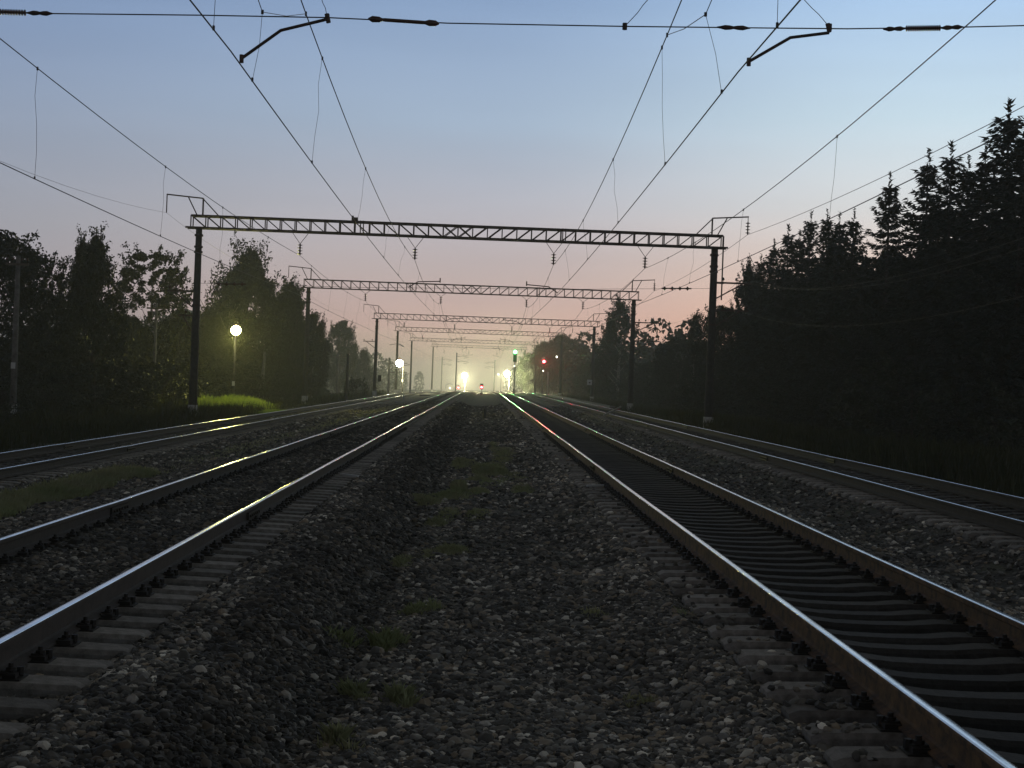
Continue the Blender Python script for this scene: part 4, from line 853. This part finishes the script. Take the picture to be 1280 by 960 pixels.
# ------------------------------------------------------------------ grass and weeds (uncountable)
def blades(name, x, y, h, w, m_, label, rg, lean=.35):
    n = len(x); z = gz(x, y) - .02; a = rg.uniform(0, 6.283, n); l = rg.uniform(.05, lean, n) * h
    dx, dy = np.cos(a), np.sin(a); b0 = np.stack([x, y, z], 1); sd_ = np.stack([-dy, dx, np.zeros(n)], 1) * w[:, None] / 2
    mid = b0 + np.stack([dx * l * .35, dy * l * .35, h * .6], 1); tip = b0 + np.stack([dx * l, dy * l, h], 1)
    V_ = np.stack([b0 - sd_, b0 + sd_, mid + sd_ * .7, tip, mid - sd_ * .7], 1).reshape(-1, 3); i5 = np.arange(n)[:, None] * 5
    me = npmesh(name, V_, i5 + np.array([[0, 1, 2, 3, 4]]), m_); o = link(name, me); tag(o, label, 'grass', kind='stuff'); return o
rg = np.random.default_rng(77)
def tuft(cx, cy, rx, ry, n, hmin, hmax):
    r_ = np.sqrt(rg.uniform(0, 1, n)); a = rg.uniform(0, 6.283, n); x = cx + r_ * np.cos(a) * rx; y = cy + r_ * np.sin(a) * ry
    return x, y, rg.uniform(hmin, hmax, n) * (1.05 - .6 * r_)
def many(lst): return [np.concatenate([q[k] for q in lst]) for k in range(3)]
def gpix(px, py, zg=-.45):                             # ground point under a pixel
    v = M3 @ Vector(((px - 640) / 1850, -(py - 480) / 1850, -1)); k = (zg - HC) / v.z; return v.x * k, v.y * k
L_ = []
for px, py, rx, ry, n, h0, h1 in ((590, 612, .6, 2.4, 7000, .05, .14), (545, 622, .5, 1.4, 3500, .04, .12), (600, 585, .6, 4, 6000, .05, .14), (545, 690, .42, .9, 2600, .04, .11), (480, 800, .2, .35, 700, .05, .14), (515, 770, .22, .4, 600, .04, .12), (500, 870, .12, .25, 500, .05, .15), (455, 860, .12, .22, 420, .05, .13), (410, 925, .09, .14, 300, .06, .14), (795, 885, .09, .16, 240, .03, .1), (740, 780, .14, .35, 260, .03, .09), (570, 645, .5, 1.2, 2600, .03, .1), (620, 565, .6, 6, 4500, .03, .12), (850, 800, .12, .3, 160, .03, .08), (640, 600, .6, 3, 2200, .03, .09)):
    gx_, gy_ = gpix(px, py)
    for q in range(5): L_.append(tuft(gx_ + rg.normal() * rx * .5, gy_ + rg.normal() * ry * .5, rx * rg.uniform(.25, .7), ry * rg.uniform(.25, .7), n // 3, h0 * .8, h1 * rg.uniform(.8, 1.5)))
x, y, h = many(L_); blades('weeds', x, y, h, rg.uniform(.008, .018, len(x)), WEEDM, 'low green weeds sprouting from the gravel between the middle tracks', rg, .9)
L_ = [tuft(-7.0 + rg.uniform(-.25, .25), Y, .55, 1.2, 2600, .12, .32) for Y in np.arange(17, 30, .9)] + [tuft(-6.6, Y, .8, 2, 260, .04, .12) for Y in np.arange(30, 110, 2.2)]
x, y, h = many(L_); blades('grass_strip', x, y, h, rg.uniform(.010, .022, len(x)), WEEDM, 'strip of short green grass between the two left tracks', rg, .6)
def area(x0, x1, y0, y1, n, h0, h1, sd_=0):
    x = rg.uniform(x0, x1, n); y = rg.uniform(y0, y1, n); q = vnoise(x, y, 2.3, 11 + sd_); return x, y, rg.uniform(h0, h1, n) * (.4 + 1.1 * q)
x, y, h = many([area(-18, -12.4, 28, 85, 26000, .2, .6), area(-24, -17, 45, 100, 22000, .4, 1.0, 1), area(-18, -12.6, 85, 200, 14000, .25, .6, 2)])
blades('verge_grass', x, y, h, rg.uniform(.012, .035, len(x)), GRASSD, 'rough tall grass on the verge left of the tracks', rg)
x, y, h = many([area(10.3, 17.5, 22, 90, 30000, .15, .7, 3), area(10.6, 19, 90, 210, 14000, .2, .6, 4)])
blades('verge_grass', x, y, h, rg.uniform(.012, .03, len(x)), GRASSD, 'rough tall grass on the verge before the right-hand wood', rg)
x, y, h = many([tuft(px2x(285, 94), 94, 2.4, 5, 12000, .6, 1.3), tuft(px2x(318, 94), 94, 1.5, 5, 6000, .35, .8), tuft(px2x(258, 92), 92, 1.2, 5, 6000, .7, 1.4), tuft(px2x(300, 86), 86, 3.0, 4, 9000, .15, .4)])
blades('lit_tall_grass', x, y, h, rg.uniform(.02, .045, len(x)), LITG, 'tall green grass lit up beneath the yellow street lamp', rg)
x, y, h = many([tuft(*gpix(412, 898, -.3), .07, .08, 50, .07, .16), tuft(*gpix(440, 905, -.3), .06, .07, 40, .07, .14)])
blades('dry_grass_tuft', x, y, h, rg.uniform(.007, .014, len(x)), DRYM, 'pale dry grass tuft in the gravel at the bottom', rg, .9)

# ------------------------------------------------------------------ mist
HZ = bpy.data.materials.new('mist'); HZ.use_nodes = True; t = HZ.node_tree; t.nodes.remove(t.nodes['Principled BSDF'])
pv = t.nodes.new('ShaderNodeVolumePrincipled'); pv.inputs['Color'].default_value = (.92, .95, .93, 1); pv.inputs['Density'].default_value = .00068; pv.inputs['Anisotropy'].default_value = .55
t.links.new(pv.outputs[0], t.nodes['Material Output'].inputs['Volume'])
m = MB((0, 600, 5)); m.box((0, 620, 5.0), (840, 1400, 23)); hz = m.build('haze', HZ); tag(hz, 'evening mist lying over the tracks', 'mist', kind='stuff')
